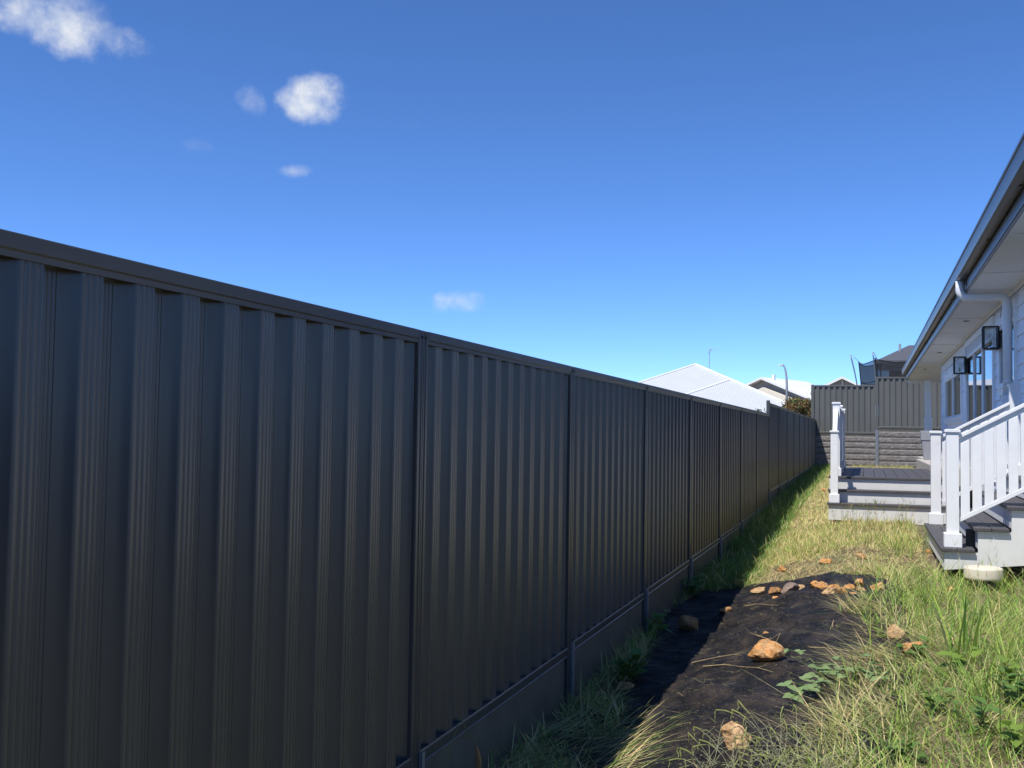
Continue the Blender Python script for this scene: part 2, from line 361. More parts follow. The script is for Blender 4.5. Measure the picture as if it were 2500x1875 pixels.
# ------------------------------------------------------------------ side fence
PITCHW = 0.1965
def sheet_mesh(name, width, height, matname, grooves=True):
    prof = []
    y = 0.0; D = 0.043; a = 0.022; c = 0.074; t = PITCHW - 2 * a - c
    def flat(y0, w, x, n):
        prof.append((x, y0))
        if grooves:
            for k in range(n):
                yc = y0 + w * (0.30 + 0.55 * k / max(1, n - 1)) if n > 1 else y0 + w / 2
                prof.extend([(x, yc - 0.0042), (x - 0.0026, yc - 0.0012), (x - 0.0026, yc + 0.0012), (x, yc + 0.0042)])
        prof.append((x, y0 + w))
    while y < width - 0.02:
        flat(y, t, -D / 2, 4); y += t + a
        flat(y, c, D / 2, 3); y += c + a
    # round the folds
    rp = [prof[0]]
    for i in range(1, len(prof) - 1):
        p0, p1, p2 = (Vector((*prof[j], 0)) for j in (i - 1, i, i + 1))
        u, v = p0 - p1, p2 - p1
        if (u + v).length > 1e-6 and u.length > .012 and v.length > .012 and u.angle(v) < 2.9:
            r = .007; a_, b_ = p1 + u.normalized() * r, p1 + v.normalized() * r
            for t_ in (0, .33, .67, 1):
                q = a_ * (1 - t_) ** 2 + p1 * 2 * t_ * (1 - t_) + b_ * t_ ** 2; rp.append((q.x, q.y))
        else: rp.append(prof[i])
    rp.append(prof[-1]); prof = rp
    prof = [(x, min(yy, width)) for x, yy in prof]
    vs = [(x, yy, z) for z in (0, height) for x, yy in prof]; n = len(prof)
    fs = [(i, i + 1, i + 1 + n, i + n) for i in range(n - 1) if abs(prof[i][1] - prof[i + 1][1]) > 1e-6]
    m = MB().add(vs, fs); return m.mesh(name, matname, smooth=True)

def post_poly(yc):
    w = [(-.05, .027), (-.047, .031), (-.030, .031), (-.028, .027), (-.014, .027), (-.012, .031), (-.003, .031), (-.0015, .024), (.0015, .024), (.003, .031), (.012, .031), (.014, .027), (.028, .027), (.030, .031), (.047, .031), (.05, .027)]
    return [(x, yc + y) for y, x in w] + [(-x, yc + y) for y, x in reversed(w)]

def fence_bays(root, rot, org, posts, bays, steel, trim, sheets, plinth=None, stub=None, screws=(), gap=.016, slit_strip=None):
    """posts: (y, zbottom, ztop); bays: (y0, y1, zb, zt); built along local +y, facing local +x, then placed by rot and org"""
    R = Matrix.Rotation(rot, 4, 'Z'); O = Vector(org); b = BASE[root]
    def place(o, loc=(0, 0, 0)):
        o.matrix_local = Matrix.Translation(O + R.to_3x3() @ Vector(loc) - b) @ R
    for (y, z0, z1) in posts:
        me = MB().prism(post_poly(0), 'z', 0, z1 - z0).mesh('post', trim)
        o = bpy.data.objects.new('post', me); put(o, root); place(o, (0, y, z0))
        if stub:
            zs = stub(y)
            if zs is not None:
                o2 = bpy.data.objects.new('ground_stake', MB().prism([(.032, .026), (.048, .026), (.048, .052), (.044, .052), (.044, .030), (.032, .030)], 'z', 0, zs[1] - zs[0]).mesh('ground_stake', 'galvanised'))
                put(o2, root); place(o2, (0, y, zs[0]))
    for (y0, y1, zb, zt) in bays:
        a0, a1 = y0 + 0.05, y1 - 0.05
        if slit_strip:  # cream strip added to draw the bright sunlit slit beside each post
            o = bpy.data.objects.new('post_flange', MB().box(-.030, .010, a1 - .0042, a1 - .0006, zb + .06, zt - .10).mesh('post_flange', slit_strip)); put(o, root); place(o)
        rail = [(.012, 0), (.029, 0), (.031, -.003), (.031, -.036), (.027, -.041), (.027, -.056), (.018, -.056), (.018, -.051), (-.018, -.051), (-.018, -.056), (-.031, -.056), (-.031, -.003), (-.029, 0)]
        o = bpy.data.objects.new('top_rail', MB().prism([(x, z) for x, z in rail], 'y', a0 + .001, a1 - .001).mesh('top_rail', trim)); put(o, root); place(o, (0, 0, zt))
        br = [(-.031, 0), (-.031, .056), (-.022, .056), (-.022, .048), (.022, .048), (.022, .056), (.027, .056), (.031, .050), (.031, .028), (.026, .024), (.026, .004), (.030, 0)]
        o = bpy.data.objects.new('bottom_rail', MB().prism(br, 'y', a0 + .001, a1 - .001).mesh('bottom_rail', trim)); put(o, root); place(o, (0, 0, zb))
        h = zt - zb - 0.06
        key = (round(a1 - a0, 3), round(h, 3), steel, gap)
        if key not in sheets: sheets[key] = sheet_mesh('infill_sheet', a1 - a0 - gap, h, steel)
        o = bpy.data.objects.new('infill_sheet', sheets[key]); put(o, root); place(o, (0, a0 + .002, zb + 0.03))
        if plinth:
            zp = plinth(y0, y1)
            o = bpy.data.objects.new('plinth_board', MB().box(-.012, .012, a0 + .001, a1 - .001, zp, zb - .002).mesh('plinth_board', 'plinth')); put(o, root); place(o)
    for (y, z, dx) in screws:
        o = bpy.data.objects.new('screw', MB().tube([(dx, y, z), (dx + .004, y, z), (dx + .0045, y, z), (dx + .009, y, z)], [.0085, .0085, .0055, .0045], 8).mesh('screw', 'screw')); put(o, root); place(o)

SHEETS = {}
Y1 = 4.05; BAY = 2.373
pys = [Y1 + BAY * k for k in range(-4, 16)]
pys[-1] = BY - 0.06
root = thing('side_fence', (FX, Y1, float(g(FX, Y1, False))), 'long dark charcoal corrugated steel fence running down the left of the yard', 'fence')
bays, posts, screws = [], [], []
STEP = 11                     # the post where the fence steps up
def zb_of(k): return (-1.405 + 0.013 * max(0, k - 4)) if k < STEP else (-1.09 + 0.006 * (k - STEP))
def zt_of(k): return 0.425 if k < STEP else 0.640
for k in range(len(pys) - 1):
    bays.append((pys[k], pys[k + 1], zb_of(k), zt_of(k)))
for k, y in enumerate(pys):
    top = max(zt_of(max(k - 1, 0)), zt_of(min(k, len(pys) - 2))) + (-0.001 if k != STEP else 0.045)
    posts.append((y, float(g(FX + .05, y, False)) - 0.3, top))
    screws += [(y - .021, zt_of(max(k - 1, 0)) - .030, .027), (y + .021, zt_of(k if k < len(pys) - 1 else k - 1) - .030, .027)]
def stub(y):
    k = min(range(len(pys)), key=lambda i: abs(pys[i] - y))
    kk = min(k, len(pys) - 2)
    return (float(g(FX + .05, y, False)) - 0.2, zb_of(kk) + 0.055)
fence_bays(root, 0.0, (FX, 0, 0), posts, bays, 'fence_steel', 'fence_trim', SHEETS, plinth=lambda a, b: min(float(g(FX + .05, a, False)), float(g(FX + .05, b, False))) - 0.12, stub=stub, screws=screws[4:20], slit_strip='slit_strip_cream')

# unseen fence added behind the camera, so the side fence reflects something dark
root = thing('unseen_end_fence', (1.0, -5.5, -1.75), 'unseen charcoal steel fence added behind the camera to darken side fence reflections', 'fence')
fence_bays(root, math.pi / 2, (0, -5.5, 0), [(-x_, -1.9, .43) for x_ in (FX + .06, FX + 2.43, FX + 4.8, FX + 7.2, FX + 9.6)], [(-(FX + 2.43), -(FX + .06), -1.4, .425), (-(FX + 4.8), -(FX + 2.43), -1.4, .425), (-(FX + 7.2), -(FX + 4.8), -1.4, .425), (-(FX + 9.6), -(FX + 7.2), -1.4, .425)], 'fence_steel', 'fence_trim', SHEETS, plinth=lambda a, b: -1.75)

# ------------------------------------------------------------------ back fence on its retaining wall
BX0, BX1, BX2, BX3 = -1.90, 0.33, 2.70, 5.07
root = thing('back_fence', (BX1, BY, 0.0), 'mid grey corrugated steel fence standing on the textured retaining wall', 'fence')
fence_bays(root, -math.pi / 2, (0, BY, 0), [(BX0, 0.0, 1.90), (BX1, 0.0, 2.19), (BX2, 0.2, 2.19), (BX3, 0.2, 2.19)],
           [(BX0, BX1, 0.13, 1.885), (BX1, BX2, 0.34, 2.175), (BX2, BX3, 0.34, 2.175)], 'back_fence_steel', 'back_fence_steel', SHEETS, plinth=lambda a, b: (0.02 if a < 0 else 0.2), gap=.004)  # dark boards added to stand in for the black gap below this fence
root = thing('retaining_wall', (BX1, BY - 0.05, -1.1), 'low retaining wall of rough grey brown sleepers held by a galvanised post', 'wall')
def sleeper_mesh(w, h, seed):
    r = np.random.default_rng(seed); n, mrows = int(w / 0.06), 5
    vs, fs = [], []
    for j in range(mrows):
        for i in range(n + 1):
            e = 0.004 if j in (0, mrows - 1) else 0.012 + 0.011 * r.random()
            vs.append((i * w / n, -e, j * h / (mrows - 1)))
    for j in range(mrows - 1):
        for i in range(n): k = j * (n + 1) + i; fs.append((k, k + 1, k + n + 2, k + n + 1))
    k0 = len(vs); vs += [(0, .07, 0), (w, .07, 0), (w, .07, h), (0, .07, h)]
    tl = (mrows - 1) * (n + 1)
    fs += [(0, k0, k0 + 1, n), (tl, tl + n, k0 + 2, k0 + 3)]
    return MB().add(vs, fs).mesh('sleeper', 'sleeper')
SLEEP = {}
for (x0, x1, ztop, nrow) in ((FX + .03, BX1 - .04, 0.045, 6), (BX1 + .04, BX2 - .04, 0.235, 7), (BX2 + .04, BX3, 0.235, 7)):
    hh = 0.2135
    for j in range(nrow):
        key = (round(x1 - x0, 2), j % 3)
        if key not in SLEEP: SLEEP[key] = sleeper_mesh(x1 - x0, hh - 0.018, 11 + j + int(x1 * 10))
        shared('sleeper', SLEEP[key], root, (x0, BY - 0.10, ztop - (j + 1) * hh))
for xx in (BX1, BX2):
    MB().prism([(xx - .055, BY - .15), (xx + .055, BY - .15), (xx + .055, BY - .138), (xx + .008, BY - .138), (xx + .008, BY - .04), (xx - .008, BY - .04), (xx - .008, BY - .138), (xx - .055, BY - .138)], 'z', -1.4, 0.26).build('steel_post', 'galvanised', root)

# ------------------------------------------------------------------ house on the right
WX, SOF, WY0, WY1 = 1.75, 1.86, 7.6, 27.9      # wall plane, soffit level, wall ends
EX, EY1 = 1.21, 35.8                            # soffit edge, far end of the eave
house = thing('weatherboard_house', (WX, 15.0, -1.2), 'pale weatherboard house with dark gutter and deep eaves', 'house')
wall = MB().box(WX + .03, WX + .15, WY0, WY1, -1.3, SOF + .02).build('wall', 'wall_paint', house)
# openings: (y0, y1, z0, z1) outer edge of the trim
OPEN = [(14.15, 15.95, 0.60, 1.66), (16.55, 21.15, -0.62, 1.80), (22.05, 26.55, 0.33, 1.47), (10.2, 12.4, -0.42, 1.72)]
BH = 0.18
BMESH = {}
z = -1.25
while z < SOF - 0.03:
    z1 = min(z + BH, SOF)
    segs = [(WY0, WY1)]
    for (a, b, c, d) in OPEN:
        if c < z1 - 0.01 and d > z + 0.01:
            ns = []
            for (p, q) in segs:
                if b <= p or a >= q: ns.append((p, q))
                else:
                    if a > p: ns.append((p, a - .001))
                    if b < q: ns.append((b + .001, q))
            segs = ns
    for (p, q) in segs:
        MB().prism([(WX + .0, z), (WX + .029, z), (WX + .029, z1 + .002), (WX + .020, z1 + .002), (WX + .003, z + .004)], 'y', p, q).build('weatherboard', 'wall_paint', wall)
    z += BH
MB().box(WX - .012, WX + .10, WY1, WY1 + .035, -1.3, SOF).build('corner_trim', 'wall_paint', wall)
MB().box(WX + .15, WX + 4.0, WY1 - .1, WY1, -1.3, SOF).build('return_wall', 'wall_paint', house)
MB().box(WX + .15, WX + 4.0, WY0, WY0 + .1, -1.3, SOF).build('return_wall', 'wall_paint', house)
def opening(name, y0, y1, z0, z1, panes, sill=True, head=0.0, blind=0.0, tw=0.11):
    o = MB()
    x0, x1 = WX - .022, WX + .032
    o.box(x0, x1, y0, y0 + tw, z0, z1); o.box(x0, x1, y1 - tw, y1, z0, z1)
    o.box(x0 - .004, x1, y0 + tw, y1 - tw, z1 - tw, z1)
    if sill: o.box(x0 - .004, x1, y0 + tw, y1 - tw, z0, z0 + tw * .8)
    w = o.build(name, 'white_paint', house)
    zi0 = z0 + (tw * .8 if sill else 0.02); zi1 = z1 - tw - head
    yi0, yi1 = y0 + tw, y1 - tw
    if head: MB().box(WX - .010, WX + .03, yi0, yi1, zi1, zi1 + head - .002).build('head_panel', 'blind', w)
    if sill: MB().box(WX - .045, WX + .03, yi0 - .03, yi1 + .03, zi0 - .002, zi0 + .022).build('sill', 'white_paint', w)
    step = (yi1 - yi0) / panes
    for k in range(panes):
        a, b = yi0 + k * step, yi0 + (k + 1) * step
        fr = MB(); q = .05
        e = .0 if k % 2 == 0 else .012
        fr.box(WX - .006 - e, WX + .022 - e, a + .001, a + q, zi0 + .023, zi1 - .001); fr.box(WX - .006 - e, WX + .022 - e, b - q, b - .001, zi0 + .023, zi1 - .001)
        fr.box(WX - .004 - e, WX + .022 - e, a + q, b - q, zi1 - q, zi1 - .001); fr.box(WX - .004 - e, WX + .022 - e, a + q, b - q, zi0 + .023, zi0 + .023 + q)
        f = fr.build('sash', 'white_paint', w)
        MB().box(WX + .008, WX + .012, a + q, b - q, zi0 + q, zi1 - q).build('pane', 'window_glass', w)
    MB().box(WX + .024, WX + .0285, yi0, yi1, zi0, zi1).build('blind', 'blind' if blind else 'house_grey', w)
    return w
opening('window', *OPEN[0], 2)
opening('sliding_door', *OPEN[1], 3, sill=False, head=0.16)
opening('window', *OPEN[2], 2, blind=1)
opening('entry_door', *OPEN[3], 2, sill=False)
# eave
MB().box(EX, WX + .03, WY0 - .6, EY1, SOF + .021, SOF + .035).build('soffit', 'soffit_paint', house)
MB().box(WX + .03, WX + 4.6, WY1 + .036, EY1, SOF + .021, SOF + .035).build('porch_ceiling', 'soffit_paint', house)
for yy in np.arange(8.0, 35, 2.4): MB().box(EX + .005, WX - .002, yy, yy + .02, SOF + .013, SOF + .0205).build('soffit_joint', 'white_paint', house)
MB().box(WX - .02, WX - .002, WY0, WY1, SOF - .03, SOF + .0205).build('soffit_mould', 'white_paint', house)
MB().box(EX - .022, EX - .001, WY0 - .6, EY1, SOF - .005, SOF + .22).build('fascia', 'gutter_steel', house, bevel=.003)
MB().box(EX - .035, EX - .023, WY0 - .6, EY1, SOF + .012, SOF + .030).build('fascia_lip', 'gutter_steel', house)
gx = EX - .023
gp_ = [(gx - .001, .315), (gx - .001, .165), (gx - .02, .150), (gx - .085, .150), (gx - .110, .170), (gx - .118, .205), (gx - .124, .290), (gx - .134, .298), (gx - .134, .322), (gx - .122, .326), (gx - .116, .300), (gx - .108, .205), (gx - .085, .163), (gx - .02, .163), (gx - .012, .175), (gx - .012, .315)]
MB().prism([(x, SOF + zz) for x, zz in gp_], 'y', WY0 - .6, EY1).build('gutter', 'gutter_steel', house)
MB().prism([(gx - .134, SOF + .15), (gx, SOF + .15), (gx, SOF + .32), (gx - .134, SOF + .32)], 'y', EY1 + .001, EY1 + .006).build('gutter_end', 'gutter_steel', house)
for yy in np.arange(9.0, 35, 2.4): MB().box(gx - .05, gx - .002, yy, yy + .03, SOF + .140, SOF + .149).build('gutter_bracket', 'gutter_steel', house)
# roof sheet rising away from the gutter
rp = []
ridge = (WX + 4.4, SOF + 2.25)
MB().hexa([(gx - .04, WY0 - .7, SOF + .33), (ridge[0], WY0 - .7, ridge[1]), (ridge[0], EY1 - 4.5, ridge[1]), (gx - .04, EY1, SOF + .33),
           (gx - .04, WY0 - .7, SOF + .36), (ridge[0], WY0 - .7, ridge[1] + .03), (ridge[0], EY1 - 4.5, ridge[1] + .03), (gx - .04, EY1, SOF + .36)]).build('roof', 'roof_steel', house)
MB().add([(gx - .04, EY1 + .002, SOF + .34), (ridge[0], EY1 - 4.45, ridge[1]), (2 * ridge[0] - gx, EY1 + .002, SOF + .34)], [(0, 1, 2)]).build('roof_hip', 'roof_steel', house)
MB().box(WX + 4.05, WX + 4.2, WY0, WY1, -1.3, SOF + 1.9).build('inner_wall', 'wall_paint', house)
MB().box(EX + .02, WX + 4.6, EY1 - .16, EY1 - .02, SOF - .10, SOF + .02).build('porch_beam', 'white_paint', house)
# downlights in the soffit
dl = MB().lathe((0, 0, 0), [(.05, 0), (.05, .008), (.038, .009), (.036, .004), (.0, .004)][:4], 16).mesh('downlight', 'black_metal')
for yy in (30.5, 24.5, 18.0): shared('downlight', dl, house, (1.5, yy, SOF + .012))
# porch column
col = MB().box(WX - .09, WX + .09, 33.9, 34.08, -.6, SOF - .10).build('porch_column', 'white_paint', house, bevel=.006)
MB().box(WX - .115, WX + .115, 33.875, 34.105, -.6, 0.62).build('column_plinth', 'white_paint', col, bevel=.006)
# slab edge under the porch
MB().box(1.12, WX + .0, 19.0, 26.9, -.80, -.50).build('porch_slab', 'concrete', house, bevel=.01)
MB().box(1.5, WX + 4, 28, 35.5, -.9, -.58).build('porch_slab', 'concrete', house, bevel=.01)
# downpipe
dp = []
def arc(c, a0, a1, r, ax1, ax2, n=7):
    return [Vector(c) + (Vector(ax1) * math.cos(a0 + (a1 - a0) * i / n) + Vector(ax2) * math.sin(a0 + (a1 - a0) * i / n)) * r for i in range(n + 1)]
DY = 14.35; pr = .056
px0 = gx - .062
pts = [(px0, DY, SOF + .149), (px0, DY, SOF + .05)] + arc((px0 + .09, DY, SOF + .03), math.pi, 1.5 * math.pi, .09, (1, 0, 0), (0, 0, 1)) + \
      arc((WX - .17, DY, SOF - .15), math.pi / 2, 0, .09, (1, 0, 0), (0, 0, 1)) + [(WX - .08, DY, SOF - .4), (WX - .08, DY, .55)]
dpo = MB().tube(pts, pr, 18).build('downpipe', 'pipe_pvc', house, smooth=True)
for zz in (SOF - .55, .72): MB().tube([(WX - .08, DY, zz), (WX - .08, DY, zz + .02)], pr + .004, 18).build('clip', 'pipe_pvc', dpo)
MB().tube([(px0 + .13, DY, SOF - .06), (px0 + .15, DY, SOF - .06)], pr + .006, 18).build('socket', 'pipe_pvc', dpo)
MB().box(WX - .15, WX - .002, DY - .075, DY + .075, -.9, .55).build('downpipe_box', 'white_paint', dpo, bevel=.004)

# wall lanterns beside the door
def lantern(y, zc, label):
    h, w, d = .325, .20, .205
    r = thing('wall_lantern', (WX - .01, y, zc - h / 2), label, 'lantern', 'lanterns flanking the sliding door')
    x0, x1 = WX - .022 - d, WX - .022
    z0, z1 = zc - h / 2, zc + h / 2
    q = .021
    for xx in (x0, x1 - q):
        for yy in (y - w / 2, y + w / 2 - q): MB().box(xx, xx + q, yy, yy + q, z0 + .0185, z1 - .0185).build('frame_bar', 'black_metal', r)
    MB().box(x0 - .003, x1 + .002, y - w / 2 - .003, y + w / 2 + .003, z1 - .018, z1).build('top_plate', 'black_metal', r)
    b = MB(); b.box(x0 - .003, x1 + .002, y - w / 2 - .003, y + w / 2 + .003, z0, z0 + .018); b.build('bottom_plate', 'black_metal', r)
    MB().box(x1 + .003, WX + .0, y - .06, y + .06, z0 + .02, z1 - .02).build('back_plate', 'black_metal', r)
    for (a, b_, c, e) in ((x0 + q, x1 - q, y - w / 2 + .008, y - w / 2 + .011), (x0 + q, x1 - q, y + w / 2 - .011, y + w / 2 - .008), (x0 + .008, x0 + .011, y - w / 2 + q, y + w / 2 - q)):
        MB().box(a, b_, c, e, z0 + .018, z1 - .018).build('glass_pane', 'lantern_glass', r)
    cx = (x0 + x1) / 2
    MB().tube([(x1 - .004, y, z0 + .03), (cx, y, z0 + .03), (cx, y, z0 + .06)], .007, 8).build('arm', 'black_metal', r)
    MB().lathe((cx, y, z0 + .06), [(.012, 0), (.02, .012), (.02, .04), (.016, .052)], 12).build('lamp_holder', 'brass', r)
    MB().lathe((cx, y, z0 + .112), [(.014, 0), (.02, .02), (.036, .06), (.038, .08), (.028, .105), (.008, .118)], 14).build('bulb', 'lantern_glass', r, smooth=True)
lantern(15.83, 1.405, 'black box lantern on the wall between the window and sliding door')
lantern(20.98, 1.36, 'black box lantern on the wall beside the blinded window')

# planter on the porch slab
pl = MB(); 
pc = (1.40, 26.1); zb, zt_ = -.5, .17
def ring(s, z): return [(pc[0] - s, pc[1] - s, z), (pc[0] + s, pc[1] - s, z), (pc[0] + s, pc[1] + s, z), (pc[0] - s, pc[1] + s, z)]
pr_root = thing('planter_pot', (pc[0], pc[1], zb), 'tall tapered grey planter pot standing on the porch slab', 'planter')
MB().hexa(ring(.155, zb) + ring(.205, zt_ - .22)).build('pot_body', 'planter', pr_root, bevel=.012)
MB().hexa(ring(.218, zt_ - .219) + ring(.226, zt_)).build('pot_rim', 'planter', pr_root, bevel=.008)

# ------------------------------------------------------------------ decks and stairs
def newel(parent, x, y, z0, z1, w=.105, skirt=True):
    n = MB().box(x - w / 2, x + w / 2, y - w / 2, y + w / 2, z0, z1 - .03).build('newel_post', 'white_paint', parent, bevel=.004)
    MB().prism([(x - w / 2 - .014, z1 - .030), (x + w / 2 + .014, z1 - .030), (x + w / 2 + .014, z1 - .008), (x + w / 2 - .005, z1), (x - w / 2 + .005, z1), (x - w / 2 - .014, z1 - .008)], 'y', y - w / 2 - .014, y + w / 2 + .014).build('cap', 'white_paint', n, bevel=.004)
    if skirt:
        a, b = w / 2 + .022, w / 2 + .002
        MB().hexa([(x - a, y - a, z0), (x + a, y - a, z0), (x + a, y + a, z0), (x - a, y + a, z0), (x - a, y - a, z0 + .125), (x + a, y - a, z0 + .125), (x + a, y + a, z0 + .125), (x - a, y + a, z0 + .125)]).build('base_collar', 'white_paint', n, bevel=.006)
    return n
def sloped(parent, name, x0, x1, zA, zB, y0, y1, h, matn='white_paint', axis='x', bevel=.003):
    """bar of height h whose top runs from zA to zB"""
    if axis == 'x': poly = [(x0, zA - h), (x1, zB - h), (x1, zB), (x0, zA)]; return MB().prism(poly, 'y', y0, y1).build(name, matn, parent, bevel=bevel)
    poly = [(x0, zA - h), (x1, zB - h), (x1, zB), (x0, zA)]; return MB().prism(poly, 'x', y0, y1).build(name, matn, parent, bevel=bevel)

# rear deck with three steps facing the camera
RX0, RX1 = -.56, 1.11
deck = thing('rear_deck', (0.2, 17.5, -1.23), 'low rear deck with three white risers and dark composite boards', 'deck')
LV = [(16.02, -.97), (16.32, -.785), (16.62, -.60)]
for i, (yf, lz) in enumerate(LV):
    zlow = -1.215 if i == 0 else LV[i - 1][1] - .002
    MB().hexa([(RX0 + .02, yf + .03, zlow), (RX1, yf + .03, zlow - (.03 if i == 0 else 0)), (RX1, yf + .05, zlow - (.03 if i == 0 else 0)), (RX0 + .02, yf + .05, zlow),
               (RX0 + .02, yf + .03, lz - .033), (RX1, yf + .03, lz - .033), (RX1, yf + .05, lz - .033), (RX0 + .02, yf + .05, lz - .033)]).build('riser', 'riser_paint', deck)
    if i < 2:
        for k in range(2): MB().box(RX0, RX1, yf + .153 * k, yf + .147 + .153 * k, lz - .031, lz).build('tread_board', 'decking', deck, bevel=.004)
    else:
        MB().box(RX0, RX1, yf, yf + .05, lz - .031, lz).build('nosing_board', 'decking', deck, bevel=.004)
nb = 10; bw = (RX1 - RX0) / nb
for k in range(nb):
    MB().box(RX0 + k * bw + .004, RX0 + (k + 1) * bw - .004, 16.675, 22.0, -.629, -.602).build('deck_board', 'decking', deck)
MB().box(RX0 + .02, RX0 + .04, 16.375, 22.0, -1.2, -.786 + .15).build('side_skirt', 'riser_paint', deck)
MB().box(RX0 + .02, RX0 + .04, 16.075, 16.373, -1.21, -1.005).build('side_skirt', 'riser_paint', deck)
MB().box(RX0 + .05, RX1, 21.9, 21.95, -1.2, -.64).build('joist', 'pipe_dark', deck)
for xx in (RX0 + .15, .3, RX1 - .1): MB().box(xx, xx + .09, 16.75, 16.84, -1.4, -.64).build('stump', 'pipe_dark', deck)
NXL = -.46
newel(deck, NXL, 16.16, -.97, .095)
for yy in (16.83, 18.4, 20.7): newel(deck, NXL + .01, yy, -.60, .535)
# left rail
sloped(deck, 'handrail', 16.213, 16.777, .05, .42, NXL - .03, NXL + .035, .06, axis='y')
for (a, b) in ((16.883, 18.347), (18.453, 20.647)):
    MB().box(NXL - .035, NXL + .05, a, b, .43, .47).build('handrail', 'white_paint', deck, bevel=.004)
    MB().box(NXL - .01, NXL + .03, a, b, -.50, -.44).build('bottom_rail', 'white_paint', deck, bevel=.003)
    n = int((b - a) / .11)
    bm_ = MB().box(-.010, .010, -.0375, .0375, 0, .86).mesh('baluster', 'white_paint')
    for k in range(n): shared('baluster', bm_, deck, (NXL + .01, a + .055 + k * (b - a - .11) / (n - 1), -.435))

# side stairs climbing towards the house
stair = thing('side_stair', (1.1, 11.4, -1.25), 'white side stair with dark treads and slatted sloping balustrades near the pipe cap', 'stairs')
SY0, SY1 = 10.05, 12.86
ST = [(.615, -.97), (.89, -.78), (1.16, -.585), (1.435, -.40)]
for i, (xf, lz) in enumerate(ST):
    if i < 3:
        for k in range(2):
            MB().box(xf + .147 * k - (.004 if k else 0), xf + .138 + .147 * k - (.004 if k else 0), SY0 - .036, SY1, lz - .031, lz).build('tread_board', 'decking', stair, bevel=.004)
    else:
        for k in range(2): MB().box(xf + .158 * k, xf + .152 + .158 * k, SY0 - .036, SY1, lz - .031, lz).build('tread_board', 'decking', stair, bevel=.004)
    zlow = (-1.165 + .04 * i) if i == 0 else ST[i - 1][1] + .002
    MB().box(xf + .032, xf + .05, SY0 + .022, SY1 - .046, zlow, lz - .033).build('riser', 'white_paint', stair)
prof_ = []
for i, (xf, lz) in enumerate(ST):
    prof_ += [(xf + .033, (ST[i - 1][1] - .033) if i else -1.165), (xf + .033, lz - .033)]
prof_ += [(WX - .002, ST[-1][1] - .033), (WX - .002, -1.165 + .11 * (WX - .64))]
for yy in (SY0, SY1 - .044):
    MB().prism(prof_, 'y', yy, yy + .02).build('stringer_panel', 'riser_paint', stair)
for xx in (.85, 1.5):
    for yy in (10.3, 12.5): MB().box(xx, xx + .09, yy, yy + .09, -1.45, -.82).build('stump', 'pipe_dark', stair)
def balustrade(yn, xn):
    newel(stair, xn, yn, -.97, .085)
    newel(stair, 1.55, yn, -.40, .62)
    xa, xb = xn + .054, 1.496
    def zt(x): return .035 + .545 * (x - xn - .06)
    sloped(stair, 'handrail', xa, xb, zt(xa), zt(xb), yn - .042, yn + .042, .034)
    sloped(stair, 'sub_rail', xa, xb, zt(xa) - .036, zt(xb) - .036, yn - .022, yn + .022, .046)
    sloped(stair, 'bottom_rail', xa, xb, zt(xa) - .735, zt(xb) - .735, yn - .030, yn + .022, .045)
    x = xa + .012
    while x + .076 < xb:
        MB().prism([(x, zt(x) - .733), (x + .076, zt(x + .076) - .733), (x + .076, zt(x + .076) - .084), (x, zt(x) - .084)], 'y', yn - .024, yn - .006).build('baluster', 'white_paint', stair, bevel=.0025)
        x += .0985
balustrade(10.17, .725)
balustrade(12.74, .735)

# ------------------------------------------------------------------ pipe cap by the stair
p = gp(2401, 1440, False)
cap = thing('pipe_cap', p, 'round cream plastic cap on a dark pipe stub in front of the side stair', 'pipe cap')
MB().lathe((p.x, p.y, p.z - .05), [(.10, 0), (.10, .139)], 24).build('pipe_stub', 'pipe_dark', cap, smooth=True)
MB().lathe((p.x, p.y, p.z + .09), [(.150, 0), (.155, .003), (.1555, .02), (.155, .083), (.153, .091), (.147, .098), (.138, .102), (.12, .104), (.03, .107)], 40).build('lid', 'cap_plastic', cap, smooth=True)

# ------------------------------------------------------------------ background houses
A = at(1698, 890, 68.0); T = 0.44; EAVE = 1.05
run = (A.z - EAVE) / T
nh = thing('white_roof_house', (A.x, A.y + 4, -1.1), 'neighbouring house with white corrugated hip roof rising behind the side fence', 'house')
Yr = A.y + 6.0
def face(name, pts, m, parent, th=.03, seam=None):
    """thin roof slab: pts in order, thickened downwards"""
    n = len(pts); vs = [Vector(q) for q in pts] + [Vector(q) - Vector((0, 0, th)) for q in pts]
    fs = [tuple(range(n)), tuple(range(2 * n - 1, n - 1, -1))] + [(i, i + n, (i + 1) % n + n, (i + 1) % n) for i in range(n)]
    return MB().add(vs, fs).build(name, m, parent)
fl = (A.x - run, A.y - run, EAVE); fr_ = (A.x + run, A.y - run, EAVE); bl = (A.x - run, Yr + run, EAVE); br_ = (A.x + run, Yr + run, EAVE); R2 = (A.x, Yr, A.z)
face('roof_face', [fl, fr_, A], 'roof_white_corrugated', nh); face('roof_side', [fr_, br_, R2, A], 'far_roof_white', nh)
face('roof_side', [bl, fl, A, R2], 'far_roof_white', nh); face('roof_side', [br_, bl, R2], 'far_roof_white', nh)
B = at(1784, 928, 63.0); B.z = A.z - T * (B.x - A.x) + .01; rb = (B.z - EAVE) / T
wl = (B.x - rb, B.y - rb, EAVE + .01); wr = (B.x + rb, B.y - rb, EAVE + .01)
by = A.y - (A.z - B.z) / T + .6
face('roof_face', [wl, wr, B], 'roof_white_corrugated', nh); face('roof_side', [wr, (B.x + rb, by, EAVE + .01), (B.x, by, B.z), B], 'far_roof_white', nh)
face('roof_side', [(B.x - rb, by, EAVE + .01), wl, B, (B.x, by, B.z)], 'far_roof_white', nh)
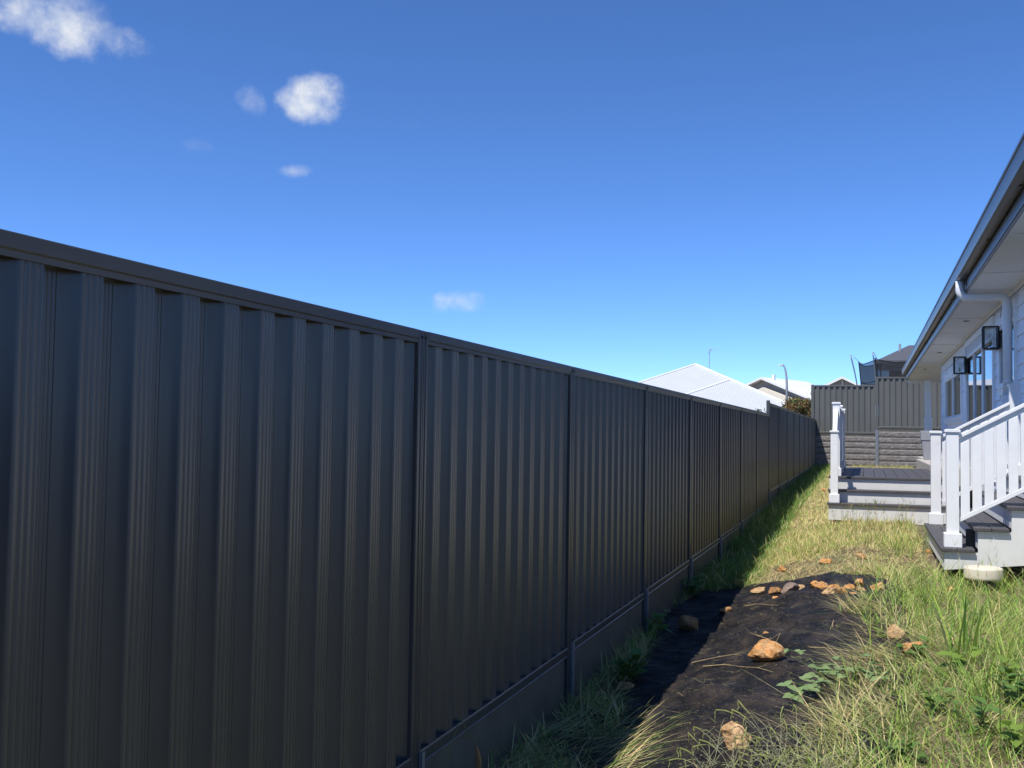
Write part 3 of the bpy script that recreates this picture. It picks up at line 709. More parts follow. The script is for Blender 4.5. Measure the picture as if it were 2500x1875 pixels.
for (p, q) in ((A, fl), (A, fr_), (B, wl), (B, wr), (A, R2)):
    p, q = Vector(p), Vector(q)
    MB().tube([p + Vector((0, 0, .02)), q + Vector((0, 0, .02))], .07, 8).build('ridge_cap', 'far_roof_white', nh)
MB().box(A.x - run + .6, A.x + run - .6, A.y - run + .6, Yr + run - .6, -1.6, EAVE + .2).build('wall', 'house_cream', nh)
MB().box(B.x - rb + .5, B.x + rb - .5, B.y - rb + .5, A.y - run + .7, -1.6, EAVE + .1).build('wing_wall', 'house_cream', nh)
# tv aerial on that roof
q = at(1732, 905, 70.0)
an = thing('tv_aerial', q, 'thin tv aerial mast standing on the white hip roof', 'aerial')
top = at(1732, 853, 70.0)
MB().tube([q - Vector((0, 0, .4)), top], .022, 6).build('mast', 'lamp_steel', an)
e = at(1752, 851, 70.0)
MB().tube([top + Vector((0, 0, -.08)), e], .014, 5).build('boom', 'lamp_steel', an)
for k in range(6):
    c = (top + Vector((0, 0, -.08))).lerp(e, .1 + .17 * k)
    MB().tube([c + Vector((-.1, .22, 0)), c + Vector((.1, -.22, 0))], .008, 4).build('element', 'lamp_steel', an)
MB().tube([top + Vector((-.06, 0, -.30)), top + Vector((.12, 0, .03))], .03, 5).build('reflector', 'lamp_steel', an)
MB().tube([q.lerp(top, .45), q + Vector((-.35, 0, -.1))], .008, 4).build('stay', 'lamp_steel', an)

# gable house on the rise behind (cream, white roof)
def gable_house(name, pk, half, lenb, pitch, eav, wallm, roofm, label, base_z, side=1.0, over=.5):
    """gable end faces the camera (-y); pk = peak point"""
    h = thing(name, (pk.x, pk.y, base_z), label, 'house')
    zL = pk.z - pitch * half
    for s in (-1, 1):
        ext = half + over
        a = Vector((pk.x, pk.y - over, pk.z)); b = Vector((pk.x + s * ext, pk.y - over, pk.z - pitch * ext))
        pts = [a, b, b + Vector((0, lenb + over, 0)), a + Vector((0, lenb + over, 0))]
        if s < 0: pts = pts[::-1]
        face('roof_slope', pts, roofm, h, th=.22)
    MB().prism([(pk.x - half, base_z - 1), (pk.x + half, base_z - 1), (pk.x + half, zL - .1), (pk.x, pk.z - .25), (pk.x - half, zL - .1)], 'y', pk.y + .4, pk.y + lenb).build('wall', wallm, h)
    return h, zL
PK = at(1863, 921, 104.0)
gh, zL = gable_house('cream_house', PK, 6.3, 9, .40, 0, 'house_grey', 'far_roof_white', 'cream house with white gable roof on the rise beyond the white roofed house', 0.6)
# lower cream front wall with its own raking top, windows and balcony beam
w0 = at(1863, 943, 103.0)
MB().prism([(PK.x - .6, 0.0), (PK.x + 4.9, 0.0), (PK.x + 4.9, w0.z - 1.75), (PK.x + .35, w0.z - .1), (PK.x - .6, w0.z - .5)], 'y', PK.y - .75, PK.y - .3).build('front_wall', 'house_cream', gh)
MB().box(PK.x - 1.9, PK.x - .2, PK.y - .7, PK.y - .4, w0.z - .95, w0.z - .55).build('balcony_beam', 'far_brick', gh)
for k in range(3):
    xx = PK.x + .45 + k * .95
    wdw = MB().box(xx, xx + .85, PK.y - .80, PK.y - .755, w0.z - 2.95, w0.z - 2.0).build('window', 'house_white', gh)
    MB().box(xx + .07, xx + .78, PK.y - .81, PK.y - .801, w0.z - 2.88, w0.z - 2.07).build('pane', 'window_dark', wdw)
for k in range(2):
    xx = PK.x + 5.2 + k * 1.5
    wdw = MB().box(xx, xx + 1.2, PK.y + .30, PK.y + .39, w0.z - 3.0, w0.z - 1.9).build('window', 'house_white', gh)
    MB().box(xx + .08, xx + 1.12, PK.y + .29, PK.y + .299, w0.z - 2.92, w0.z - 1.98).build('pane', 'window_dark', wdw)
MB().box(PK.x + .3, PK.x + .55, PK.y + 1.2, PK.y + 1.5, PK.z - .3, PK.z + .3).build('roof_vent', 'far_roof_white', gh)
gh.rotation_euler.z = -0.42
# hip roof wing to its right
e0, e1, e2, e3 = at(1905, 946, 108), at(1958, 941, 110), at(1992, 963, 104), at(1915, 975, 102)
hw = thing('hip_roof_house', (e2.x - 1, e2.y, .6), 'low white hip roofed house just right of the street lamp', 'house')
face('roof_slope', [e3, Vector((e2.x, e2.y, e3.z)), e1, e0], 'far_roof_white', hw, th=.12)
face('roof_slope', [Vector((e2.x, e2.y, e3.z)), Vector((e2.x + .6, e2.y + 6, e3.z)), e1 + Vector((0, .2, 0))], 'far_roof_white', hw, th=.12)
MB().box(e3.x + .3, e2.x - .4, e2.y + .3, e2.y + 5, 0, e3.z).build('wall', 'house_cream', hw)
# distant white gable above the back fence
P2 = at(2056, 919, 96.0)
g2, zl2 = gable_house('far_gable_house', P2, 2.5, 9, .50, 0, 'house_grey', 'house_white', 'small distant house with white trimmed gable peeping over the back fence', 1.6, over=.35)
MB().box(P2.x - .06, P2.x + .06, P2.y + .30, P2.y + .39, P2.z - 1.35, P2.z - .3).build('king_post', 'house_white', g2)
MB().box(P2.x - 2.3, P2.x + 2.3, P2.y + .28, P2.y + .38, P2.z - 1.62, P2.z - 1.25).build('gable_beam', 'house_white', g2)
# dark roofed house behind the trampoline
q0, q1, q2 = at(2139, 880, 58), at(2222, 848, 60), at(2290, 884, 58)
dh = thing('dark_roof_house', (q1.x, q1.y + 3, .9), 'house with dark tiled hip roof behind the trampoline net', 'house')
xe0, xe1 = q0.x, q1.x + (q1.x - q0.x)
ef, ez = q0.y, q0.z
face('roof_slope', [(xe0, ef, ez), (xe1 + 3, ef, ez), (xe1, ef + 4.2, q1.z + .25), (q1.x, ef + 4.2, q1.z + .25)], 'far_roof_dark', dh, th=.06)
face('roof_slope', [(xe0, ef + 9, ez), (xe0, ef, ez), (q1.x, ef + 4.2, q1.z + .25)], 'far_roof_dark', dh, th=.06)
MB().box(xe0, xe1 + 3, ef - .12, ef - .002, ez - .28, ez - .03).build('gutter', 'far_roof_dark', dh)
MB().box(xe0 + .7, xe1 + 3, ef + .8, ef + 1.2, 0.5, ez - .06).build('wall', 'house_grey', dh)
MB().box(q0.x + 1.55, q0.x + 1.95, ef + .2, ef + .5, 0.8, ez - .3).build('porch_column', 'house_white', dh)
MB().box(xe0 + .1, xe1 + 3, ef + .15, ef + .55, ez - .55, ez - .29).build('porch_beam', 'house_white', dh)
for k in range(3): MB().tube([(q1.x - .6 + .04 * k, ef + 2.6, ez), (q1.x - .6 + .04 * k, ef + 2.6, q1.z + .2)], .03, 6).build('roof_pipe', 'lamp_steel', dh)

# street lamp
lt, lb = at(1921, 903, 88.0), at(1921, 980, 88.0)
lamp = thing('street_lamp', (lb.x, lb.y, float(g(lb.x, lb.y, False))), 'grey street lamp with curved arm beyond the houses', 'street lamp')
px1 = lt.x; py1 = lt.y
MB().tube([(px1, py1, float(g(lb.x, lb.y, False)) - .5), (px1, py1, lt.z - 1.3), (px1 - .03, py1, lt.z - .6), (px1 - .10, py1, lt.z - .1), (px1 - .19, py1, lt.z + .22), (px1 - .27, py1, lt.z + .36)], [.11, .10, .09, .08, .07, .06], 10).build('pole', 'lamp_steel', lamp, smooth=True)
MB().hexa([(px1 - .70, py1 - .1, lt.z + .33), (px1 - .22, py1 - .1, lt.z + .33), (px1 - .22, py1 + .1, lt.z + .33), (px1 - .70, py1 + .1, lt.z + .33),
           (px1 - .66, py1 - .07, lt.z + .42), (px1 - .22, py1 - .08, lt.z + .50), (px1 - .22, py1 + .08, lt.z + .50), (px1 - .66, py1 + .07, lt.z + .42)]).build('lamp_head', 'lamp_steel', lamp)

# trampoline behind the back fence
tc_ = at(2192, 900, 46.0); tg = float(g(tc_.x, tc_.y, False))
tr = thing('trampoline', (tc_.x, tc_.y, tg), 'trampoline with curved steel poles and black safety net behind the back fence', 'trampoline')
R_ = 1.62; topz = at(2192, 872, 46.0).z
def polar(r, a, z): return Vector((tc_.x + r * math.cos(a), tc_.y + r * math.sin(a), z))
NP = 6; A0 = math.radians(178)
mid = tg + .95
for k in range(NP):
    a = A0 + 2 * math.pi * k / NP
    zt_p = topz + .12
    pts = [polar(R_ + .02, a, tg)] + [polar(R_ + .02 + .36 * s ** 1.6, a, mid + (zt_p - mid) * s) for s in np.linspace(0, 1, 8)] 
    pts += [polar(R_ + .30, a, zt_p - .02), polar(R_ - .02, a, topz - .22)]
    rad = [.028] * 9 + [.012, .008]
    MB().tube(pts, rad, 8).build('pole', 'tramp_steel', tr, smooth=True)
ring_pts = [polar(R_, 2 * math.pi * k / 40, mid) for k in range(41)]
MB().tube(ring_pts, .05, 8, cap=False).build('frame_ring', 'tramp_pad', tr)
MB().tube([polar(R_ - .06, 2 * math.pi * k / 40, mid + .03) for k in range(41)], .10, 6, cap=False).build('pad', 'tramp_pad', tr)
MB().add([polar(R_ - .1, 2 * math.pi * k / 40, mid - .02) for k in range(40)], [tuple(range(40))]).build('jump_mat', 'tramp_pad', tr)
net = MB(); n = 64; rows = 10; vs = []
for j in range(rows + 1):
    s = j / rows
    for k in range(n):
        a = A0 + 2 * math.pi * k / n
        cyc = abs(((k * NP / n) % 1.0) - .5) * 2          # 1 at a pole, 0 half way
        rr = R_ - .12 + (.10 + .04 * cyc) * s ** 1.5 - .10 * (1 - cyc) * math.sin(math.pi * s)
        zz = mid + (topz - .18 - .16 * (1 - cyc ** 1.5) - mid) * s
        vs.append(polar(rr, a, zz))
net.add(vs, [(j * n + k, j * n + (k + 1) % n, (j + 1) * n + (k + 1) % n, (j + 1) * n + k) for j in range(rows) for k in range(n)])
net.build('safety_net', 'safety_net', tr)
MB().tube([vs[rows * n + k % n] for k in range(n + 1)], .018, 5, cap=False).build('net_hem', 'tramp_pad', tr)
MB().tube([vs[5 * n + k % n] for k in range(n + 1)], .014, 5, cap=False).build('net_band', 'tramp_pad', tr)
for k in range(NP):
    st = [vs[j * n + (k * n // NP) % n] for j in range(rows + 1)]
    MB().tube(st, .028, 5).build('net_sleeve', 'tramp_pad', tr)

# ------------------------------------------------------------------ weed mat
def inpoly(P, poly):
    x, y = P[:, 0], P[:, 1]; r = np.zeros(len(P), bool); n = len(poly)
    for i in range(n):
        x1, y1 = poly[i]; x2, y2 = poly[(i + 1) % n]
        c = ((y1 > y) != (y2 > y)) & (x < (x2 - x1) * (y - y1) / (y2 - y1 + 1e-12) + x1)
        r ^= c
    return r
def ground_poly(pts):
    return [(p.x, p.y) for p in (gp(x, y, False) for x, y in pts)]
MAT_PX = [(1270, 1990), (1290, 1870), (1360, 1790), (1440, 1745), (1500, 1690), (1560, 1610), (1600, 1545), (1640, 1490), (1700, 1452), (1780, 1434), (1850, 1428), (1930, 1420), (1968, 1408), (1995, 1401), (2045, 1399), (2090, 1403), (2135, 1407), (2190, 1425), (2220, 1480), (2230, 1560), (2220, 1640), (2210, 1720), (2190, 1800), (2180, 1990)]
mpoly = ground_poly(MAT_PX)
ma = np.array(mpoly); x0, y0 = ma.min(0) - .05; x1, y1 = ma.max(0) + .05
st = .022
gx_, gy_ = np.meshgrid(np.arange(x0, x1, st), np.arange(y0, y1, st))
def mat_z(X, Y):
    w = .006 * np.sin(2.2 * X + 3.9 * Y + .7 * np.sin(2 * Y)) ** 2 + .006 * np.sin(6 * X + 2.5 * np.sin(1.7 * Y + 2 * X)) ** 10 + .006 * np.sin(23 * Y + 5 * np.sin(2.3 * X) + 8 * X) ** 8 + .006 * np.sin(11 * Y + 3 * np.sin(3.1 * X)) ** 8 + .007 * np.sin(9 * X + 6 * Y + 2 * np.sin(4 * Y)) ** 6
    return g(X, Y) + .010 + w
nxm = gx_.shape[1]; P = np.stack([gx_.ravel(), gy_.ravel()], 1)
wob = P + .03 * np.stack([np.sin(9 * P[:, 1] + 2), np.sin(11 * P[:, 0])], 1)
ins = inpoly(wob, mpoly).reshape(gx_.shape)
id_ = np.arange(gx_.size).reshape(gx_.shape)
cell = ins[:-1, :-1] & ins[1:, 1:] & ins[:-1, 1:] & ins[1:, :-1]
fq = np.stack([id_[:-1, :-1], id_[:-1, 1:], id_[1:, 1:], id_[1:, :-1]], -1)[cell]
used, inv = np.unique(fq, return_inverse=True)
vz = mat_z(P[used, 0], P[used, 1])
mc = Vector((float(ma[:, 0].mean()), float(ma[:, 1].mean()), float(g(ma[:, 0].mean(), ma[:, 1].mean()))))
me = bpy.data.meshes.new('weed_mat'); me.from_pydata((np.column_stack([P[used], vz]) - np.array(mc)).tolist(), [], inv.reshape(-1, 4).tolist()); me.materials.append(MATS['weed_mat'])
for p in me.polygons: p.use_smooth = True
wm = bpy.data.objects.new('weed_mat', me); COL.objects.link(wm); wm.location = mc; BASE[wm] = mc
tag(wm, 'wrinkled black weed mat spread on the ground along the fence', 'weed mat')

# ------------------------------------------------------------------ rocks
import bmesh
def rock_mesh(seed, sx, sy, sz, m, blocky=.7):
    r = np.random.default_rng(seed); bm = bmesh.new(); bmesh.ops.create_icosphere(bm, subdivisions=3, radius=1.0)
    v = np.array([q.co[:] for q in bm.verts]); d = v.copy()
    k = r.normal(size=(6, 3)) * 1.6; ph = r.random(6) * 6.28
    v *= (1 + .07 * np.sin(d @ k.T + ph).sum(1) / 2)[:, None]
    for _ in range(int(13 * blocky) + 3):
        n = r.normal(size=3); n /= np.linalg.norm(n); off = .42 + .34 * r.random()
        e = np.maximum(0, v @ n - off); v -= e[:, None] * n * .97
    k = r.normal(size=(12, 3)) * 9; ph = r.random(12) * 6.28
    v += d * (.034 * np.sin(d @ k.T + ph).sum(1) / 3)[:, None]
    v /= np.abs(v).max(0)
    v[:, 2] = np.where(v[:, 2] < -.55, -.55 + (v[:, 2] + .55) * .15, v[:, 2])
    v *= np.array([sx, sy, sz]) / 2
    for q, c in zip(bm.verts, v): q.co = c
    me = bpy.data.meshes.new('rock'); bm.to_mesh(me); bm.free(); me.materials.append(MATS[m])
    for i, p in enumerate(me.polygons): p.use_smooth = False
    return me
ROW = ('orange sandstone rock in the row across the far end of the weed mat', 'rocks lined up across the mat end')
PILE = ('small orange rock heaped in the middle of the row of rocks', 'rocks heaped in the row')
PATH = ('orange rock half buried in the grass between the mat and the rear deck', 'rocks in the grass by the deck')
# base pixel (bottom centre), width px, height ratio, material, label, group
RDISC = []
ROCKS = [
    (1796, 1431, 32, .55, 'rock_orange', 'tan rock beside the fence grass at the far left corner of the mat', None),
    (1854, 1457, 40, .50, 'rock_pale', 'yellowish rock ending the row of rocks on the fence side', None), (1891, 1459, 37, .68, 'rock_brown', 'rounded brown rock left of the grey rock in the row', None),
    (1925, 1455, 42, .62, 'rock_grey', 'grey brown angular rock in the row of orange rocks', None),
    (1957, 1441, 31, .32, 'rock_pale', 'flat pale rock right of the grey rock', None), (1988, 1440, 25, .80, 'rock_orange', 'upright pointed orange rock in the row', None),
    (2010, 1446, 34, .60, 'rock_orange', 'orange rock heaped right beside the upright pointed rock', None), (2038, 1443, 30, .62, 'rock_orange', 'orange rock at the back of the heap, behind the pale front rock', None), (2022, 1461, 36, .52, 'rock_pale', 'pale rock lying in front of the heap of orange rocks', None),
    (2054, 1453, 28, .55, 'rock_orange', 'orange rock between the pale front rock and the long flat one', None), (2068, 1442, 34, .45, 'rock_orange', 'long flat orange rock on the grassy side of the heap', None), (2099, 1436, 26, .75, 'rock_orange', 'chunky orange rock between the heap and the grass', None), (2106, 1446, 29, .45, 'rock_pale', 'low pale rock just in front of the chunky orange rock', None), (2142, 1444, 31, .68, 'rock_orange', 'orange rock ending the row, tangled in the grass', None), (2084, 1453, 20, .4, 'rock_orange', 'smallest orange stone at the foot of the long flat rock', None),
    (1896, 1471, 19, .45, 'rock_orange', 'small orange stone in front of the rounded brown rock', None),
    (1772, 1502, 36, .55, 'rock_brown', 'angular brown rock at the shaded left side of the mat', None),
    (1674, 1543, 49, .74, 'rock_brown', 'large rounded brown rock in the fence shade beside the mat', None),
    (1871, 1552, 15, .8, 'rock_brown', 'tiny brown stone alone on the mat behind the big rock', None),
    (1862, 1631, 94, .56, 'rock_orange', 'biggest orange rock alone in the middle of the weed mat', None),
    (1801, 1679, 14, .35, 'rock_orange', 'flat orange stone chip in front of the biggest rock', None),
    (2193, 1570, 46, .72, 'rock_pale', 'pale mottled rock in the grass at the right edge of the mat', None),
    (2233, 1612, 66, .62, 'rock_orange', 'orange block of rock with weeds growing over it', None),
    (1787, 1848, 80, .84, 'rock_pale', 'orange rock draped with drooping seed head stems', None),
    (1335, 1845, 32, .70, 'rock_brown', 'brown rock in the cut grass near the fence', None), (1399, 1843, 18, .8, 'rock_brown', 'small brown clod beside the cut grass pile', None),
    (1526, 1690, 40, .6, 'rock_brown', 'dirt clod under the broad leaf weed by the fence', None),
    (1908, 1398, 28, .6, 'rock_orange', 'orange rock in the grass by the fence shadow, beyond the mat', None), (2011, 1379, 31, .45, 'rock_orange', 'flat orange rock on the bare soil strip behind the mat', None), (2103, 1369, 30, .5, 'rock_orange', 'orange rock at the edge of the grass in front of the deck', None), (2323, 1447, 22, .5, 'rock_orange', 'small orange rock in the grass in front of the pipe cap', None),
    (2012, 1204, 14, .7, 'rock_orange', 'small orange rock beside the left side of the rear deck', None), (2268, 1352, 14, .8, 'rock_orange', 'small orange stone at the corner of the side stair', None)]
for i, (x, y, w, hr, m, lab, grp) in enumerate(ROCKS):
    p = gp(x, y, False); s = 1.14 * w * depth(p) / F
    me = rock_mesh(40 + i, s, s * (.75 + .2 * random.random()), s * hr * 1.18, m)
    o = bpy.data.objects.new('rock', me); COL.objects.link(o)
    up = ray(x, y).normalized()
    py_ = p.y + s * .33; px_ = p.x
    if w > 22: RDISC.append((px_ - .3 * s * px_ / py_, py_ - (.9 if w > 40 else .5) * s, (.95 if w > 40 else .75) * s))
    o.location = (px_, py_, float(g(px_, py_)) + s * hr * .40); o.rotation_euler = (random.uniform(-.12, .12), random.uniform(-.12, .12), random.uniform(-.5, .5)); tag(o, lab, 'rock', grp)

# ------------------------------------------------------------------ grass
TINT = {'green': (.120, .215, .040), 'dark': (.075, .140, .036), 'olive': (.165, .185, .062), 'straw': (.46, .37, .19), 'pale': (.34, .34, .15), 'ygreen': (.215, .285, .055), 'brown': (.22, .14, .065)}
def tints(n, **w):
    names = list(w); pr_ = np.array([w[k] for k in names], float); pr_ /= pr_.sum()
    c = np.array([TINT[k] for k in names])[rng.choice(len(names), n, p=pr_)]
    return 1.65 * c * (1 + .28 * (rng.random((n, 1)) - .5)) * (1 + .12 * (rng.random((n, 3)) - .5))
def blades(P, L, lean, curve, W, az, C, seg=3):
    """numpy strips: P (n,3) roots, L length, lean from vertical at the root, curve added towards the tip"""
    n = len(P); s = np.arange(seg + 1) / seg
    dirx, diry = np.cos(az), np.sin(az)
    sa = az + math.pi / 2 + rng.normal(0, .6, n); sxv, syv = np.cos(sa), np.sin(sa)
    pts = np.zeros((n, seg + 1, 3)); pts[:, 0] = P
    for k in range(seg):
        a = np.minimum(lean + curve * (s[k] + .5 / seg), 2.3); d = L / seg
        pts[:, k + 1, 0] = pts[:, k, 0] + d * np.sin(a) * dirx; pts[:, k + 1, 1] = pts[:, k, 1] + d * np.sin(a) * diry; pts[:, k + 1, 2] = pts[:, k, 2] + d * np.cos(a)
    fl = pts[:, :, 2]; gr = g(pts[:, :, 0], pts[:, :, 1]) + .006 + .012 * rng.random((n, 1)); pts[:, 1:, 2] = np.maximum(fl, gr)[:, 1:]
    vs = np.zeros((n, 2 * seg + 1, 3))
    for k in range(seg):
        w = W * (1 - .55 * s[k]) / 2
        off = np.stack([sxv * w, syv * w, 0 * w], 1)
        vs[:, 2 * k] = pts[:, k] - off; vs[:, 2 * k + 1] = pts[:, k] + off
    vs[:, 2 * seg] = pts[:, seg]
    return vs, C, pts[:, seg]
def blade_object(name, groups, label=None, cat=None, kind='stuff', m='blade', seg=3):
    vs = np.concatenate([q[0] for q in groups]); C = np.concatenate([q[1] for q in groups]); n = len(vs); m_ = 2 * seg + 1
    base = (np.arange(n) * m_)[:, None]
    quads = np.array([[2 * k, 2 * k + 1, 2 * k + 3, 2 * k + 2] for k in range(seg - 1)]); tri = np.array([2 * seg - 2, 2 * seg - 1, 2 * seg])
    loops = np.concatenate([quads.ravel(), tri]); lp = (base + loops[None]).ravel()
    sizes = np.tile(np.array([4] * (seg - 1) + [3]), n); starts = np.concatenate([[0], np.cumsum(sizes)[:-1]])
    me = bpy.data.meshes.new(name); V_ = vs.reshape(-1, 3)
    org = np.array([V_[:, 0].mean(), V_[:, 1].mean(), V_[:, 2].min()]); V_ = V_ - org
    me.vertices.add(len(V_)); me.vertices.foreach_set('co', V_.ravel().astype('f4'))
    me.loops.add(len(lp)); me.loops.foreach_set('vertex_index', lp.astype('i4'))
    me.polygons.add(len(sizes)); me.polygons.foreach_set('loop_start', starts.astype('i4')); me.polygons.foreach_set('loop_total', sizes.astype('i4'))
    me.update(calc_edges=True)
    at_ = me.color_attributes.new('tint', 'FLOAT_COLOR', 'POINT')
    cc = np.ones((n, m_, 4), 'f4'); cc[:, :, :3] = C[:, None, :]; at_.data.foreach_set('color', cc.ravel())
    me.materials.append(MATS[m]); me.polygons.foreach_set('use_smooth', np.ones(len(sizes), bool))
    o = bpy.data.objects.new(name, me); COL.objects.link(o); o.location = Vector(org); BASE[o] = Vector(org)
    return tag(o, label, cat, kind=kind)
BARE_PX = [(1590, 1500), (1690, 1452), (1800, 1440), (1900, 1428), (1985, 1405), (2060, 1403), (2155, 1418), (2150, 1452), (2080, 1474), (2040, 1490), (2080, 1512), (2120, 1540), (2150, 1572), (2110, 1600), (2070, 1625), (2130, 1655), (2050, 1690), (2090, 1715), (2030, 1745), (2010, 1800), (1980, 1875), (1980, 1985), (1440, 1985), (1430, 1850), (1500, 1790), (1530, 1760), (1500, 1730), (1555, 1650), (1585, 1590), (1600, 1540)]
bare = ground_poly(BARE_PX)
def fbm(P, f):
    return .5 + .5 * np.sin(f * P[:, 0] * 1.3 + 2.1 * np.sin(f * P[:, 1] * .7 + 1)) * np.sin(f * P[:, 1] + 1.7 * np.sin(f * P[:, 0] * .9 + 4))
def scatter(n, xr, yr, keep=None, clump=0.0, f=3.0, avoid=True):
    P = np.stack([rng.uniform(*xr, n), rng.uniform(*yr, n)], 1)
    k = np.ones(n, bool)
    if avoid:
        k &= ~inpoly(P + rng.normal(0, .02, P.shape), bare)
        k &= ~((P[:, 0] > -.55) & (P[:, 1] > 16.1) & (P[:, 1] < 22)); k &= ~((P[:, 0] > .63) & (P[:, 1] > 10.06) & (P[:, 1] < 12.9))
    if avoid:
        for (cx, cy, cr) in RDISC: k &= ((P[:, 0] - cx) ** 2 + ((P[:, 1] - cy) * .7) ** 2 > cr * cr) | (rng.random(n) < .12)
    if clump: k &= rng.random(n) > clump * (1 - fbm(P, f))
    if keep is not None: k &= keep(P)
    P = P[k]; return np.column_stack([P, g(P[:, 0], P[:, 1])])
def mk(P, Lr, leanr, curver, Wr, C, az=None):
    n = len(P); u = lambda r: rng.uniform(r[0], r[1], n)
    return blades(P, u(Lr) * (0.6 + .8 * rng.random(n)), u(leanr), u(curver), u(Wr), rng.uniform(0, 2 * math.pi, n) if az is None else az(n), C)
G = []
def addg(n, xr, yr, Lr, leanr, curver, Wr, tint, **k):
    az = k.pop('az', None); P = scatter(n, xr, yr, **k); G.append(mk(P, Lr, leanr, curver, Wr, tints(len(P), **tint), az))
# right-hand bank, near
FIELD = lambda P: 2.6 + 1.5 * np.sin(2.3 * P[:, 0] + 1.1 * P[:, 1]) + 1.2 * np.sin(3.7 * P[:, 1] - 1.9 * P[:, 0] + 1) + rng.normal(0, 1.1, len(P))
P = scatter(34000, (-.9, 1.7), (3.4, 10.6), clump=.95, f=5.0); G.append(blades(P, rng.uniform(.10, .34, len(P)), rng.uniform(.75, 1.5, len(P)), rng.uniform(-.2, .4, len(P)), rng.uniform(.0022, .0062, len(P)), FIELD(P), np.where((P[:, :1] + .25 * np.sin(3 * P[:, 1:2]) > .25), tints(len(P), straw=2, pale=3, olive=3, ygreen=4, green=4), tints(len(P), straw=5, pale=4, olive=3, ygreen=2))))
addg(14000, (-1.7, 2.5), (-3.0, 3.4), (.08, .2), (.3, 1.3), (.1, .8), (.004, .009), dict(straw=3, pale=3, olive=3, ygreen=3, green=3))
addg(22000, (-.9, 1.7), (3.4, 10.6), (.04, .14), (.2, 1.1), (.3, 1.2), (.004, .0095), dict(green=5, dark=2, olive=3, ygreen=3), clump=.9, f=6)
addg(2200, (-.5, 1.7), (3.4, 10.2), (.18, .34), (.0, .6), (.3, 1.3), (.004, .009), dict(green=3, ygreen=3, olive=1), clump=.8, f=4)
addg(9000, (-.9, 1.7), (3.2, 10.6), (.03, .10), (1.2, 1.57), (0, .2), (.002, .004), dict(straw=4, brown=3, pale=1))
# stems lying from the bank over the mat
for (px_, py_, n_) in ((2150, 1500, 120), (2150, 1560, 90), (2130, 1612, 150), (2110, 1680, 60), (2110, 1745, 120), (2050, 1800, 110), (2160, 1640, 90)):
    q = gp(px_, py_, False); P = np.stack([q.x + rng.normal(.05, .12, n_), q.y + rng.normal(0, .10, n_)], 1); P = np.column_stack([P, g(P[:, 0], P[:, 1]) + .02])
    G.append(mk(P, (.15, .36), (1.15, 1.5), (0, .3), (.0026, .0055), tints(n_, straw=5, pale=3, olive=2), lambda n: rng.normal(math.pi * .95, .8, n)))
# in front of the rear deck
addg(24000, (-1.3, .60), (12.6, 16.06), (.05, .13), (.05, .8), (.2, .9), (.005, .010), dict(ygreen=4, green=1, pale=4, straw=6), clump=.9, f=2.6)
addg(2600, (-1.3, .60), (10.3, 12.6), (.06, .16), (.3, 1.2), (.2, .8), (.003, .005), dict(ygreen=2, green=2, pale=2, straw=4), clump=.95, f=2.2)
addg(12000, (-1.4, .60), (10.3, 16.0), (.05, .14), (1.1, 1.55), (0, .2), (.004, .008), dict(straw=5, pale=3, brown=2), clump=.5)
# dry path beside the fence
addg(30000, (-1.40, -.5), (12.5, 39.4), (.05, .12), (.5, 1.4), (0, .6), (.006, .012), dict(straw=7, pale=4, ygreen=3), clump=.4)
# fence strip, far and near
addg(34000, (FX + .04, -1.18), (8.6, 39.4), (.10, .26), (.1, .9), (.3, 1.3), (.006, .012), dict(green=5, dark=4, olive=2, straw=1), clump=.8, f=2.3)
addg(9000, (FX + .04, -1.10), (9.2, 14), (.08, .2), (.6, 1.4), (.1, .8), (.003, .005), dict(green=3, olive=3, straw=3), clump=.5, f=3)
addg(16000, (FX + .04, -1.22), (3.2, 8.6), (.08, .22), (.3, 1.3), (.2, .9), (.003, .007), dict(green=4, olive=4, straw=3, pale=2), clump=1.0, f=3.2)
addg(4200, (FX + .04, -1.12), (3.6, 5.9), (.14, .34), (1.1, 1.5), (0, .2), (.0028, .006), dict(green=3, olive=4, straw=4, pale=2), clump=.5, f=5, avoid=False, az=lambda n: rng.normal(.5, .5, n))
addg(420, (-1.5, -.3), (3.6, 4.9), (.14, .34), (1.25, 1.55), (0, .1), (.0022, .0045), dict(straw=6, pale=3, brown=1), avoid=False, az=lambda n: rng.normal(.1, .5, n))
# far yard behind the deck
addg(16000, (-.5, 1.5), (22.1, 39.4), (.10, .22), (.2, 1.0), (.2, .8), (.006, .012), dict(straw=4, ygreen=3, pale=4, olive=1), clump=.3)
blade_object('grass', G, 'patchy long grass, green and straw coloured, growing over the yard')
# loose straw and short stems littering the mat
n_ = 1300; mp_ = np.array(bare); P = np.stack([rng.uniform(mp_[:, 0].min(), mp_[:, 0].max(), n_), rng.uniform(mp_[:, 1].min(), mp_[:, 1].max(), n_)], 1)
P = P[inpoly(P, bare)]; P = np.column_stack([P, mat_z(P[:, 0], P[:, 1]) + .003])
blade_object('straw_litter', [mk(P, (.015, .11), (1.5, 1.57), (0, .05), (.0015, .003), tints(len(P), straw=5, brown=3, pale=2, olive=1))], 'loose straw and broken stems littering the black mat')
